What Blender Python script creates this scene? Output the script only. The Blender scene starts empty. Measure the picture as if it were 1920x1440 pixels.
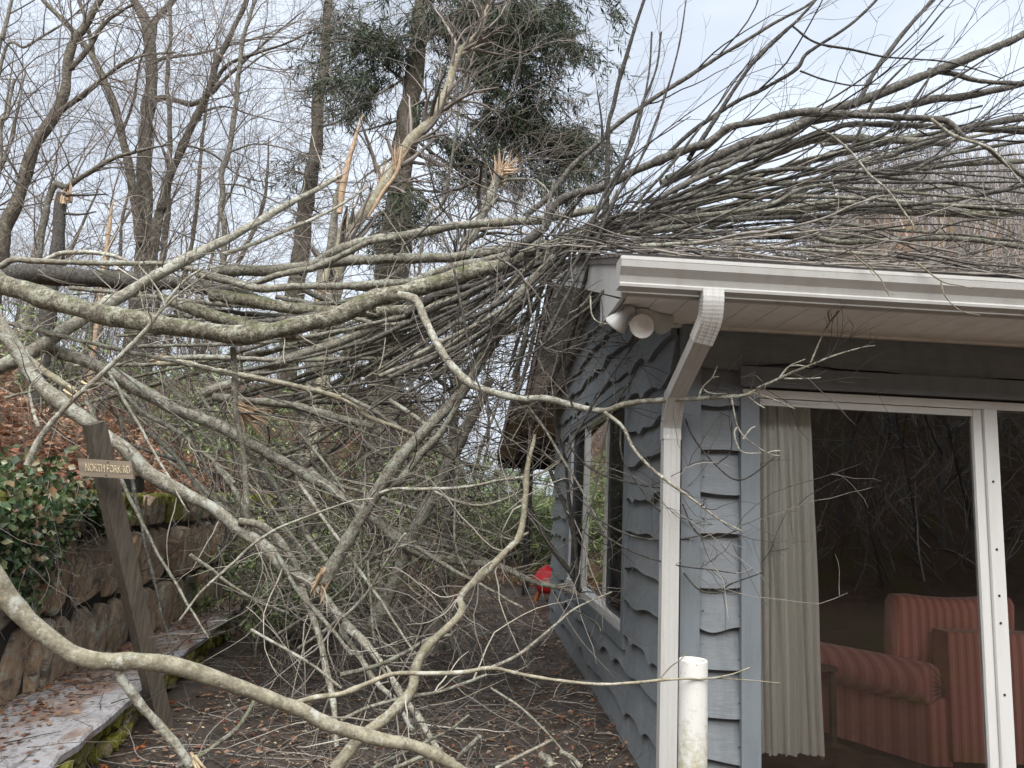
import bpy, math, random
import numpy as np
rnd = random.Random(7)
rng = np.random.default_rng(11)
S = bpy.context.scene
COL = S.collection
# ------------------------------------------------------------------ camera
F = 1400.; CX, CY = 960., 720.
def _n(v): return v / np.linalg.norm(v)
Yc = _n(np.array([886 - CX, 935 - CY, F]))
h_ = np.array([1, .046, 0.]); Xc = _n(h_ - Yc * np.dot(h_, Yc))
Zc = np.cross(Xc, Yc); Zc = Zc if Zc[1] < 0 else -Zc
RW = np.array([Xc, Yc, Zc])                      # rows: world axes in camera coordinates (x right, y down, z forward)
EYE = np.array([0, 0, 1.5])
def ray(px, py): return RW @ np.array([px - CX, py - CY, F])
def PY(px, py, Y): r = ray(px, py); return EYE + r * (Y / r[1])
def PX(px, py, X): r = ray(px, py); return EYE + r * (X / r[0])
from mathutils import Matrix, Vector
cam_d = bpy.data.cameras.new('camera'); cam = bpy.data.objects.new('camera', cam_d); COL.objects.link(cam)
cr, cu, cb = RW @ np.array([1, 0, 0.]), RW @ np.array([0, -1, 0.]), RW @ np.array([0, 0, -1.])
M_ = Matrix(((cr[0], cu[0], cb[0], EYE[0]), (cr[1], cu[1], cb[1], EYE[1]), (cr[2], cu[2], cb[2], EYE[2]), (0, 0, 0, 1)))
cam.matrix_world = M_
cam_d.sensor_width = 36; cam_d.lens = 36 * F / 1920; cam_d.clip_end = 600; cam_d.clip_start = .05
S.camera = cam
# ------------------------------------------------------------------ world, sun, exposure
SUN_EL, SUN_AZ = math.radians(42), math.radians(186)     # azimuth measured from +Y clockwise
W = bpy.data.worlds.new('World'); S.world = W; W.use_nodes = True
nt = W.node_tree; nt.nodes.clear()
out = nt.nodes.new('ShaderNodeOutputWorld'); bg = nt.nodes.new('ShaderNodeBackground')
sky = nt.nodes.new('ShaderNodeTexSky'); sky.sky_type = 'NISHITA'; sky.sun_disc = False
sky.sun_elevation = SUN_EL; sky.sun_rotation = SUN_AZ; sky.dust_density = 3; sky.air_density = 1.0
hs = nt.nodes.new('ShaderNodeHueSaturation'); hs.inputs['Saturation'].default_value = .5; hs.inputs['Value'].default_value = 1.0
nt.links.new(sky.outputs[0], hs.inputs['Color'])
tc = nt.nodes.new('ShaderNodeTexCoord'); mp = nt.nodes.new('ShaderNodeMapping'); mp.inputs['Scale'].default_value = (1, 1, 2.2)
no = nt.nodes.new('ShaderNodeTexNoise'); no.inputs['Scale'].default_value = 1.7; no.inputs['Detail'].default_value = 5; no.inputs['Roughness'].default_value = .45
nt.links.new(tc.outputs['Generated'], mp.inputs[0]); nt.links.new(mp.outputs[0], no.inputs['Vector'])
cr_ = nt.nodes.new('ShaderNodeValToRGB'); cr_.color_ramp.elements[0].position = .40; cr_.color_ramp.elements[1].position = .62
nt.links.new(no.outputs['Fac'], cr_.inputs[0])
mx = nt.nodes.new('ShaderNodeMix'); mx.data_type = 'RGBA'
mm = nt.nodes.new('ShaderNodeMath'); mm.operation = 'MULTIPLY_ADD'; mm.inputs[1].default_value = .42; mm.inputs[2].default_value = .5
nt.links.new(cr_.outputs[0], mm.inputs[0]); nt.links.new(mm.outputs[0], mx.inputs[0])
nt.links.new(hs.outputs[0], mx.inputs[6]); mx.inputs[7].default_value = (7.3, 8.1, 9.3, 1)
nt.links.new(mx.outputs[2], bg.inputs[0]); bg.inputs[1].default_value = .091
nt.links.new(bg.outputs[0], out.inputs[0])
sd = bpy.data.lights.new('sun', 'SUN'); sd.energy = 5.0; sd.angle = math.radians(75); sd.color = (1, .98, .955)
so = bpy.data.objects.new('sun', sd); COL.objects.link(so)
dv = Vector((math.sin(SUN_AZ) * math.cos(SUN_EL), math.cos(SUN_AZ) * math.cos(SUN_EL), math.sin(SUN_EL)))
so.rotation_euler = dv.to_track_quat('Z', 'Y').to_euler(); so.location = (0, 0, 30)
S.view_settings.view_transform = 'Standard'; S.view_settings.look = 'None'; S.view_settings.gamma = 1
S.view_settings.exposure = 0.58
S.render.engine = 'CYCLES'
S.cycles.max_bounces = 6; S.cycles.diffuse_bounces = 3; S.cycles.glossy_bounces = 3; S.cycles.transparent_max_bounces = 12

# ------------------------------------------------------------------ node helper
class NT:
    def __init__(s, name):
        s.m = bpy.data.materials.new(name); s.m.use_nodes = True; s.t = s.m.node_tree; s.t.nodes.clear()
        s.o = s.t.nodes.new('ShaderNodeOutputMaterial')
    def n(s, typ, ins=None, **kw):
        nd = s.t.nodes.new(typ)
        for k, v in kw.items(): setattr(nd, k, v)
        for k, v in (ins or {}).items(): s.put(nd.inputs[k], v)
        return nd
    def put(s, sock, v):
        if isinstance(v, bpy.types.NodeSocket): s.t.links.new(v, sock)
        else: sock.default_value = v
    def coord(s, scale=(1, 1, 1), kind='Object'):
        c = s.n('ShaderNodeTexCoord'); m = s.n('ShaderNodeMapping', {0: c.outputs[kind], 'Scale': scale}); return m.outputs[0]
    def noise(s, vec, scale, detail=5, rough=.6, dist=0):
        return s.n('ShaderNodeTexNoise', {'Vector': vec, 'Scale': scale, 'Detail': detail, 'Roughness': rough, 'Distortion': dist}).outputs['Fac']
    def ramp(s, f, stops):
        r = s.n('ShaderNodeValToRGB', {0: f}); e = r.color_ramp.elements
        while len(e) < len(stops): e.new(.5)
        for i, (p, c) in enumerate(stops):
            e[i].position = p; e[i].color = (*c, 1) if len(c) == 3 else c
        return r.outputs[0]
    def mix(s, f, a, b, bt='MIX'):
        m = s.n('ShaderNodeMix', data_type='RGBA', blend_type=bt); s.put(m.inputs[0], f)
        s.put(m.inputs[6], a if isinstance(a, bpy.types.NodeSocket) else (*a, 1)); s.put(m.inputs[7], b if isinstance(b, bpy.types.NodeSocket) else (*b, 1)); return m.outputs[2]
    def math(s, op, a, b=0.): return s.n('ShaderNodeMath', {0: a, 1: b}, operation=op).outputs[0]
    def bump(s, hgt, st=.3, dist=.01): return s.n('ShaderNodeBump', {'Height': hgt, 'Strength': st, 'Distance': dist}).outputs[0]
    def bsdf(s, col, rough=.8, normal=None, **kw):
        b = s.n('ShaderNodeBsdfPrincipled'); s.put(b.inputs['Base Color'], col if isinstance(col, bpy.types.NodeSocket) else (*col, 1)); s.put(b.inputs['Roughness'], rough)
        if normal is not None: s.put(b.inputs['Normal'], normal)
        for k, v in kw.items(): s.put(b.inputs[k], v)
        s.t.links.new(b.outputs[0], s.o.inputs[0]); return s.m
BW = ((0, 0, 0), (1, 1, 1))
def msk(N, f, a, b): return N.ramp(f, [(a, BW[0]), (b, BW[1])])

def bark(name, dark, light, lichen=.5, moss=.2, ls=1.0, lich_col=(.36, .38, .31), speck=.8):
    N = NT(name); v = N.coord(); oi = N.n('ShaderNodeObjectInfo').outputs['Random']
    a = N.noise(v, 34 * ls, 6, .65); c = N.mix(msk(N, a, .34, .66), dark, light)
    f = N.noise(v, 120 * ls, 3, .6); c = N.mix(speck, c, N.ramp(f, [(.35, (.18, .18, .18)), (.65, (.82, .82, .82))]), 'OVERLAY')
    l1 = N.noise(v, 13 * ls, 6, .72, .6)
    l2 = N.noise(v, 48 * ls, 4, .75, .4); c = N.mix(msk(N, N.math('ADD', N.math('MULTIPLY', l1, .6), N.math('MULTIPLY', l2, .4)), .60 - .12 * lichen, .64 - .11 * lichen), c, lich_col); c = N.mix(N.math('MULTIPLY', msk(N, N.noise(v, 22 * ls, 5, .7),   .56, .62), .65 * speck), c, tuple(x * .55 for x in dark))
    g = N.n('ShaderNodeNewGeometry'); nz = N.n('ShaderNodeSeparateXYZ', {0: g.outputs['Normal']}).outputs[2]
    m1 = N.math('MULTIPLY', msk(N, N.noise(v, 7 * ls, 5, .7), .56 - .2 * moss, .66 - .2 * moss), N.math('MULTIPLY', msk(N, N.math('MULTIPLY_ADD', nz, .5) if False else N.math('ADD', N.math('MULTIPLY', nz, .5), .5), .45, .8), min(1, .3 + moss)))
    c = N.mix(m1, c, (.10, .12, .035))
    c = N.mix(1.0, c, N.ramp(oi, [(0, (.72, .72, .70)), (1, (1, 1, 1))]), 'MULTIPLY')
    b = N.bump(N.math('ADD', N.noise(v, 60 * ls, 6, .7), N.math('MULTIPLY', l1, .6)), .2 + .65 * speck, .012 / ls)
    return N.bsdf(c, .88, b)
M = {}
M['bark'] = bark('lichen_bark', (.12, .105, .085), (.36, .33, .27), .75, .25)
M['bark_thick'] = bark('thick_bark', (.085, .075, .055), (.30, .27, .20), .8, .4, .8, (.42, .42, .33))
M['bark_pale'] = bark('pale_bark', (.20, .18, .14), (.42, .39, .31), .8, .05, .9, (.52, .53, .46), .55)
M['bark_tan'] = bark('tan_bark', (.20, .175, .12), (.43, .39, .285), .45, .0, .7, (.50, .50, .43), .3)
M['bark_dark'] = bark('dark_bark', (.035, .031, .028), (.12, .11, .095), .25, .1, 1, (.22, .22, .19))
M['bark_mid'] = bark('roof_bark', (.06, .054, .047), (.20, .185, .16), .45, .1, 1, (.30, .30, .26))
M['bark_far'] = bark('standing_bark', (.05, .042, .033), (.17, .145, .112), .3, .3, .5, (.24, .24, .18))
M['bark_grey'] = bark('standing_grey_bark', (.10, .09, .075), (.26, .24, .20), .4, .1, .5, (.30, .31, .25))
def twigmat(name, a, b):
    N = NT(name); g = N.n('ShaderNodeNewGeometry').outputs['Random Per Island']; v = N.coord()
    c = N.mix(N.math('POWER', g, 1.7), tuple(x * .75 for x in a), tuple(x * 1.15 for x in b)); c = N.mix(.5, c, N.ramp(N.noise(v, 60, 3), [(.35, (.3, .3, .3)), (.65, (.75, .75, .75))]), 'OVERLAY'); return N.bsdf(c, .85)
M['twig'] = twigmat('pale_twig', (.14, .12, .10), (.46, .42, .35))
M['twig_mid'] = twigmat('grey_twig', (.07, .06, .052), (.30, .27, .235))
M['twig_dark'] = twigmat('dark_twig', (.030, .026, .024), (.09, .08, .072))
M['twig_red'] = twigmat('reddish_twig', (.045, .030, .026), (.15, .11, .095))
M['twig_far'] = twigmat('far_twig', (.12, .10, .085), (.30, .265, .235))
def wood(name, a, b, sc=(60, 60, 6), rough=.75):
    N = NT(name); v = N.coord(sc); f = N.noise(v, 1.5, 6, .65); c = N.ramp(f, [(.3, a), (.7, b)])
    return N.bsdf(c, rough, N.bump(f, .5, .004))
M['splinter'] = wood('fresh_splinter_wood', (.18, .11, .065), (.54, .40, .26), (30, 30, 14))
M['splinter_pale'] = wood('pale_split_wood', (.45, .33, .18), (.78, .66, .45), (50, 50, 9))
M['post'] = wood('weathered_post', (.055, .045, .035), (.15, .125, .095), (40, 40, 4))
M['sign'] = wood('weathered_sign_board', (.125, .098, .07), (.25, .2, .145), (5, 40, 50))
N = NT('routed_letter_paint'); v = N.coord(); M['letters'] = N.bsdf(N.mix(msk(N, N.noise(v, 90, 3), .42, .6), (.34, .27, .17), (.66, .58, .38)), .8)
def painted(name, col, rough=.5, stain=.25, streak=True, bumpv=.12, stcol=None):
    N = NT(name); v = N.coord((1, 1, .16) if streak else (1, 1, 1)); v2 = N.coord()
    f = N.noise(v, 14, 6, .65); c = N.mix(N.math('MULTIPLY', msk(N, f, .48, .75), stain), col, stcol or tuple(x * .45 for x in col))
    c = N.mix(N.math('MULTIPLY', msk(N, N.noise(v2, 90, 4, .7), .62, .70), stain * 1.2), c, tuple(x * .5 for x in col))
    return N.bsdf(c, rough, N.bump(N.noise(v2, 40, 5, .6), bumpv, .004))
N = NT('grey_siding_paint'); v2 = N.coord((1, 1, .14)); v3 = N.coord((.5, .5, 2.0)); v = N.coord()
g1 = N.math('ADD', N.math('MULTIPLY', N.noise(v3, 16, 6, .65, 1.2), .7), N.math('MULTIPLY', N.noise(N.n('ShaderNodeMapping', {0: N.n('ShaderNodeTexCoord').outputs['Object'], 'Rotation': (0, .7, 0), 'Scale': (.3, .3, 3.5)}).outputs[0], 30, 3, .6), .3)); g2 = N.noise(v2, 11, 6, .68); g3 = N.noise(v, 2.2, 4, .55)
c = N.mix(msk(N, g1, .35, .66), (.155, .172, .185), (.210, .229, .243))
c = N.mix(N.math('MULTIPLY', msk(N, g2, .50, .68), .55), c, (.12, .137, .148))
c = N.mix(N.math('MULTIPLY', msk(N, g3, .5, .72), .35), c, (.30, .315, .32))
M['siding'] = N.bsdf(c, .62, N.bump(g1, .5, .006))
M['trim_grey'] = painted('grey_trim_paint', (.180, .204, .222), .6, .4)
M['white'] = painted('white_metal_paint', (.52, .515, .495), .42, .45, True, .05, (.38, .35, .28))
M['cream'] = painted('cream_soffit_paint', (.86, .84, .80), .5, .25, False, .08, (.40, .34, .25))
M['vinyl'] = painted('white_vinyl', (.66, .66, .64), .3, .2, True, .04, (.42, .40, .34))
N = NT('mossy_white_pipe'); v = N.coord(); z = N.n('ShaderNodeSeparateXYZ', {0: v}).outputs[2]
f = N.math('ADD', N.noise(v, 28, 6, .7), N.math('MULTIPLY', N.math('SUBTRACT', .70, z), 1.0))
c = N.mix(msk(N, f, .52, .85), (.64, .63, .59), (.33, .31, .15)); c = N.mix(msk(N, N.noise(v, 120, 3), .66, .72), c, (.15, .14, .1)); M['pvc'] = N.bsdf(c, .45)
N = NT('asphalt_shingle'); v = N.coord((3, 7, 7)); b = N.n('ShaderNodeTexVoronoi', {'Vector': v, 'Scale': 1.5}).outputs['Color']
M['shingle'] = N.bsdf(N.mix(.7, N.mix(.35, (.13, .115, .105), b, 'MULTIPLY'), N.ramp(N.noise(N.coord(), 180, 2), [(.3, (.05, .045, .04)), (.7, (.2, .18, .165))])), .9)
M['black'] = painted('black_metal', (.012, .012, .013), .45, .2)
M['brown_fascia'] = painted('brown_fascia', (.10, .062, .048), .6, .5)
M['brown_soffit'] = painted('tan_soffit', (.34, .27, .22), .7, .5)
N = NT('red_plastic'); v = N.coord(); M['red'] = N.bsdf(N.mix(msk(N, N.noise(v, 9), .4, .7), (.50, .012, .018), (.32, .008, .014)), .38)
M['orange'] = painted('rusty_orange', (.36, .10, .02), .6, .5)
# glass: clear sheet with fresnel reflection
N = NT('window_glass'); tr = N.n('ShaderNodeBsdfTransparent', {0: (.985, .99, .985, 1)}); gl = N.n('ShaderNodeBsdfGlossy', {0: (1, 1, 1, 1), 'Roughness': .004})
fr = N.n('ShaderNodeFresnel', {'IOR': 1.52}); k = N.n('ShaderNodeMath', {0: fr.outputs[0], 1: 2.9}, operation='MULTIPLY')
ms = N.n('ShaderNodeMixShader', {0: k.outputs[0], 1: tr.outputs[0], 2: gl.outputs[0]}); N.t.links.new(ms.outputs[0], N.o.inputs[0]); M['glass'] = N.m
def fabric(name, c1, c2, scale, axis, r=.9):
    N = NT(name); v = N.coord(); x = N.n('ShaderNodeSeparateXYZ', {0: v}).outputs[axis]
    w = N.math('SINE', N.math('MULTIPLY', x, scale)); w2 = N.math('SINE', N.math('MULTIPLY', x, scale * 3.1))
    f = N.math('ADD', N.math('MULTIPLY', w, .4), N.math('ADD', N.math('MULTIPLY', w2, .16), .5))
    c = N.mix(f, c1, c2); c = N.mix(N.math('MULTIPLY', N.noise(v, 300, 2), .5), c, c1); return N.bsdf(c, r, N.bump(N.noise(v, 12, 4), .4, .02), **{'Sheen Weight': .3})
M['sofa'] = fabric('red_striped_fabric', (.46, .13, .10), (.74, .36, .30), 115, 0)
N = NT('cream_curtain'); v = N.coord((1, 1, .05)); c = N.mix(msk(N, N.noise(v, 30, 4), .4, .7), (.96, .96, .90), (.93, .93, .86))
b_ = N.n('ShaderNodeBsdfDiffuse', {0: c}); t_ = N.n('ShaderNodeBsdfTranslucent', {0: c}); ms = N.n('ShaderNodeMixShader', {0: .12, 1: b_.outputs[0], 2: t_.outputs[0]}); N.t.links.new(ms.outputs[0], N.o.inputs[0]); M['curtain'] = N.m
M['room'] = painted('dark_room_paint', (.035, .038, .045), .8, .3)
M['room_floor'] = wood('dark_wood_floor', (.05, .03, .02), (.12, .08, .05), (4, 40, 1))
# ground materials
N = NT('hill_leaf_litter'); v = N.coord()
c = N.ramp(N.noise(v, 9, 8, .75), [(.30, (.045, .028, .018)), (.5, (.15, .085, .052)), (.7, (.27, .18, .12))])
c = N.mix(msk(N, N.noise(v, 1.1, 5, .6), .52, .64), c, (.12, .11, .025))
M['litter_ground'] = N.bsdf(c, .95, N.bump(N.noise(v, 26, 8, .8), 1, .05))
N = NT('wet_patio'); v = N.coord(); f = N.noise(v, 5, 8, .7)
c = N.ramp(f, [(.32, (.018, .014, .012)), (.5, (.06, .046, .037)), (.72, (.15, .115, .092))])
c = N.mix(N.math('MULTIPLY', msk(N, N.noise(v, 70, 5, .75), .56, .66), .8), c, (.17, .12, .085))
c = N.mix(msk(N, N.math('ADD', N.n('ShaderNodeSeparateXYZ', {0: v}).outputs[0], N.math('MULTIPLY', N.noise(v, 3, 6), .5)), 1.08, 1.2), c, N.mix(N.noise(v, 25, 6), (.13, .095, .07), (.24, .18, .13)))
rf = msk(N, N.noise(v, 1.6, 5, .6), .48, .62); M['patio'] = N.bsdf(c, N.math('ADD', N.math('MULTIPLY', rf, -.42), .62), N.bump(N.noise(v, 45, 8, .75), .6, .012))
N = NT('wet_coping_painted_sheen'); v = N.coord(); f = N.noise(v, 6, 7, .65)
wet = msk(N, N.noise(N.coord((1.8, .55, 1)), 2.4, 5, .6), .49, .56)
c = N.ramp(f, [(.3, (.19, .13, .105)), (.7, (.40, .31, .265))]); c = N.mix(msk(N, N.noise(v, 60, 5, .7), .6, .68), c, (.06, .045, .035))
c = N.mix(N.math('MULTIPLY', wet, .72), c, (.60, .62, .65))  # sky reflection on the wet patches painted pale into the colour
ck = N.n('ShaderNodeTexVoronoi', {'Vector': N.coord((1, .55, 1)), 'Scale': 2.3}, feature='DISTANCE_TO_EDGE').outputs['Distance']; c = N.mix(N.ramp(N.math('ADD', ck, N.math('MULTIPLY', N.noise(v, 9, 5), .03)), [(.014, (.8, .8, .8)), (.022, (0, 0, 0))]), c, (.05, .04, .03)); c = N.mix(N.math('MULTIPLY', msk(N, N.noise(v, 24, 7, .75), .50, .60), .55), c, (.15, .105, .08))
M['coping'] = N.bsdf(c, N.math('ADD', N.math('MULTIPLY', wet, -.55), .75), N.bump(N.noise(v, 35, 6, .7), .35, .01))
N = NT('mossy_stone'); v = N.coord(); oi = N.n('ShaderNodeNewGeometry').outputs['Random Per Island']
f = N.noise(N.coord((1.5, 1.5, .85)), 8, 8, .72); c = N.ramp(f, [(.28, (.14, .11, .085)), (.5, (.42, .335, .26)), (.72, (.68, .58, .48))])
c = N.mix(1, c, N.ramp(oi, [(0, (.60, .62, .62)), (.5, (.85, .78, .68)), (1, (1.0, .86, .70))]), 'MULTIPLY')
c = N.mix(msk(N, N.noise(v, 9, 6, .75), .54, .62), c, (.40, .42, .36)); c = N.mix(N.math('MULTIPLY', msk(N, N.noise(v, 5, 6, .75, .8), .54, .62), .75), c, (.06, .055, .05))
ms_ = N.math('ADD', N.noise(v, 6, 7, .75), N.n('ShaderNodeAttribute', attribute_name='moss').outputs['Fac'])
c = N.mix(msk(N, ms_, .78, .92), c, N.ramp(N.noise(v, 50, 4), [(.3, (.09, .095, .015)), (.7, (.38, .36, .05))]))
M['stone'] = N.bsdf(c, .9, N.bump(f, .9, .03))
M['mortar'] = painted('dark_wall_joint', (.035, .030, .026), .95, .4, False, .8)
N = NT('moss'); v = N.coord(); M['moss'] = N.bsdf(N.ramp(N.noise(v, 30, 6, .7), [(.3, (.035, .04, .008)), (.55, (.15, .15, .02)), (.75, (.30, .27, .04))]), .95, N.bump(N.noise(v, 70, 6), 1, .02))
def leafmat(name, stops, rough=.5, trans=.25):
    N = NT(name); g = N.n('ShaderNodeNewGeometry').outputs['Random Per Island']; c = N.ramp(g, stops)
    b = N.n('ShaderNodeBsdfPrincipled', {'Base Color': c, 'Roughness': rough}); t = N.n('ShaderNodeBsdfTranslucent', {0: c})
    m = N.n('ShaderNodeMixShader', {0: trans, 1: b.outputs[0], 2: t.outputs[0]}); N.t.links.new(m.outputs[0], N.o.inputs[0]); return N.m
M['dead_leaf'] = leafmat('dead_leaf', [(0, (.10, .045, .025)), (.3, (.22, .10, .05)), (.6, (.34, .20, .12)), (.85, (.45, .33, .23)), (1, (.30, .07, .03))], .7)
M['oak_leaf'] = leafmat('orange_leaf', [(0, (.38, .10, .03)), (1, (.55, .22, .08))], .6)
M['ivy'] = leafmat('ivy_leaf', [(0, (.018, .04, .016)), (.4, (.04, .085, .025)), (.7, (.09, .13, .04)), (.88, (.30, .31, .18)), (.95, (.22, .11, .05)), (1, (.40, .26, .16))], .35, .15)
M['hemlock'] = leafmat('hemlock_needles', [(0, (.014, .024, .013)), (.6, (.032, .05, .022)), (1, (.075, .095, .04))], .6, .12)
M['rhodo'] = leafmat('rhododendron_leaf', [(0, (.06, .10, .035)), (.5, (.17, .24, .08)), (1, (.42, .46, .20))], .35, .25)
M['pale_brush'] = twigmat('pale_brush_bark', (.22, .19, .15), (.62, .57, .48))
M['hill_tree'] = twigmat('hill_tree_bark', (.13, .115, .105), (.30, .27, .25))
M['chip'] = leafmat('wood_chip', [(0, (.40, .28, .16)), (1, (.70, .58, .40))], .8, 0)

# ------------------------------------------------------------------ mesh builder
class MB:
    def __init__(s): s.v = []; s.f = {}; s.k = 0; s.at = []
    def add(s, V, Fs, att=0.):
        V = np.asarray(V, float).reshape(-1, 3); Fs = np.asarray(Fs, int)
        s.v.append(V); s.f.setdefault(Fs.shape[1], []).append(Fs + s.k); s.k += len(V); s.at.append(np.full(len(V), att))
    def box(s, lo, hi, att=0.):
        x0, y0, z0 = lo; x1, y1, z1 = hi
        s.add([(x0, y0, z0), (x1, y0, z0), (x1, y1, z0), (x0, y1, z0), (x0, y0, z1), (x1, y0, z1), (x1, y1, z1), (x0, y1, z1)],
              [(0, 3, 2, 1), (4, 5, 6, 7), (0, 1, 5, 4), (1, 2, 6, 5), (2, 3, 7, 6), (3, 0, 4, 7)], att)
    def obb(s, c, ax, hx, hy, hz, up=(0, 0, 1)):
        ax = _n(np.array(ax, float)); b = _n(np.cross(up, ax)); u = np.cross(ax, b); c = np.array(c, float)
        V = [c + ax * hx * i + b * hy * j + u * hz * k for k in (-1, 1) for i, j in ((-1, -1), (1, -1), (1, 1), (-1, 1))]
        s.add(V, [(0, 3, 2, 1), (4, 5, 6, 7), (0, 1, 5, 4), (1, 2, 6, 5), (2, 3, 7, 6), (3, 0, 4, 7)])
    def prism(s, prof, a, b):                       # prof: list of 3-vectors, swept from offset a to offset b
        P = np.array(prof, float); n = len(P); s.add(np.concatenate([P + a, P + b]), [(i, (i + 1) % n, n + (i + 1) % n, n + i) for i in range(n)])
        s.add(P + a, [tuple(range(n))[::-1]]); s.add(P + b, [tuple(range(n))])
    def lathe(s, prof, c, ax=(0, 0, 1), n=20):      # prof: (radius, height)
        ax = _n(np.array(ax, float)); r = np.array([1, 0, 0.]) if abs(ax[0]) < .8 else np.array([0, 1, 0.]); u = _n(np.cross(ax, r)); w = np.cross(ax, u)
        a = np.linspace(0, 2 * np.pi, n, endpoint=False); ring = np.cos(a)[:, None] * u + np.sin(a)[:, None] * w
        V = np.concatenate([np.array(c) + ax * hh + ring * rr for rr, hh in prof]); m = len(prof)
        s.add(V, [(j * n + i, j * n + (i + 1) % n, (j + 1) * n + (i + 1) % n, (j + 1) * n + i) for j in range(m - 1) for i in range(n)])
    def tubes(s, P, R, sides=5, lump=0.):
        """P (K,n,3), R (K,n)"""
        K, n, _ = P.shape; T = np.gradient(P, axis=1); T /= np.linalg.norm(T, axis=2, keepdims=True) + 1e-9
        ch = P[:, -1] - P[:, 0]; md = P[:, n // 2] - .5 * (P[:, -1] + P[:, 0]); ref = np.cross(ch, md); L = np.linalg.norm(ref, axis=1, keepdims=True)
        alt = np.cross(ch, np.array([.31, .77, -.55])); ref = np.where(L > 1e-6, ref / (L + 1e-12), alt / (np.linalg.norm(alt, axis=1, keepdims=True) + 1e-9))
        U = np.cross(T, ref[:, None, :]); U /= np.linalg.norm(U, axis=2, keepdims=True) + 1e-9; Wv = np.cross(T, U)
        a = np.linspace(0, 2 * np.pi, sides, endpoint=False)
        rr = R[:, :, None] * np.ones(sides)
        if lump: rr = rr * (1 + lump * rng.normal(size=rr.shape))
        V = P[:, :, None, :] + rr[..., None] * (np.cos(a)[None, None, :, None] * U[:, :, None, :] + np.sin(a)[None, None, :, None] * Wv[:, :, None, :])
        i = np.arange(n - 1)[:, None] * sides; j = np.arange(sides)[None, :]
        q = np.stack([i + j, i + (j + 1) % sides, i + sides + (j + 1) % sides, i + sides + j], -1).reshape(-1, 4)
        Fs = (q[None] + (np.arange(K) * n * sides)[:, None, None]).reshape(-1, 4)
        s.add(V.reshape(-1, 3), Fs)
        if sides >= 6:
            for k in range(K):
                s.add(V[k, 0], [tuple(range(sides))[::-1]]); s.add(V[k, -1], [tuple(range(sides))])
    def leaves(s, C, D, Nn, L, Wd, curl=0.):
        D = D / (np.linalg.norm(D, axis=1, keepdims=True) + 1e-9); B = np.cross(Nn, D); B /= np.linalg.norm(B, axis=1, keepdims=True) + 1e-9
        U = np.cross(D, B); L = L[:, None]; Wd = Wd[:, None]
        V = np.stack([C, C + D * L * .45 + B * Wd * .5 + U * L * curl, C + D * L, C + D * L * .45 - B * Wd * .5 + U * L * curl], 1)
        s.add(V.reshape(-1, 3), np.arange(len(C) * 4).reshape(-1, 4))
    def build(s, name, mat, parent=None, smooth=False, attr=False):
        V = np.concatenate(s.v); me = bpy.data.meshes.new(name); me.vertices.add(len(V)); me.vertices.foreach_set('co', V.ravel())
        lp, st, tt = [], [], []; o = 0
        for k, L in s.f.items():
            A = np.concatenate(L); lp.append(A.ravel()); st.append(o + np.arange(len(A)) * k); tt.append(np.full(len(A), k)); o += A.size
        lp = np.concatenate(lp); st = np.concatenate(st); tt = np.concatenate(tt)
        me.loops.add(len(lp)); me.loops.foreach_set('vertex_index', lp.astype(np.int32)); me.polygons.add(len(st))
        me.polygons.foreach_set('loop_start', st.astype(np.int32)); me.polygons.foreach_set('loop_total', tt.astype(np.int32))
        me.update(calc_edges=True)
        me.polygons.foreach_set('use_smooth', np.full(len(st), bool(smooth)))
        if attr:
            a = me.attributes.new('moss', 'FLOAT', 'POINT'); a.data.foreach_set('value', np.concatenate(s.at).astype(np.float32))
        me.materials.append(M[mat] if isinstance(mat, str) else mat)
        ob = bpy.data.objects.new(name, me); COL.objects.link(ob)
        if parent is not None:
            ob.parent = parent; ob.matrix_parent_inverse = parent.matrix_world.inverted() if parent.type == 'EMPTY' else Matrix()
        return ob
def tag(o, label=None, cat=None, group=None, kind=None):
    if label: o['label'] = label
    if cat: o['category'] = cat
    if group: o['group'] = group
    if kind: o['kind'] = kind
    return o
def thing(name, label, cat, loc=(0, 0, 0), group=None):
    o = bpy.data.objects.new(name, None); COL.objects.link(o); o.location = loc
    o.matrix_world = Matrix.Translation(loc); o.empty_display_size = .1
    return tag(o, label, cat, group)
def spline(P, n):
    P = np.asarray(P, float); m = len(P)
    if m == 2: t = np.linspace(0, 1, n)[:, None]; return P[0] * (1 - t) + P[1] * t
    Q = np.concatenate([[2 * P[0] - P[1]], P, [2 * P[-1] - P[-2]]]); seg = np.linalg.norm(np.diff(P, axis=0), axis=1); cum = np.concatenate([[0], np.cumsum(seg)]); cum /= cum[-1]
    t = np.linspace(0, 1, n); out = []
    for x in t:
        i = min(np.searchsorted(cum, x, side='right') - 1, m - 2); u = (x - cum[i]) / (cum[i + 1] - cum[i] + 1e-9)
        p0, p1, p2, p3 = Q[i], Q[i + 1], Q[i + 2], Q[i + 3]
        out.append(.5 * (2 * p1 + (p2 - p0) * u + (2 * p0 - 5 * p1 + 4 * p2 - p3) * u * u + (3 * p1 - p0 - 3 * p2 + p3) * u ** 3))
    return np.array(out)
NP = 24
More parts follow.
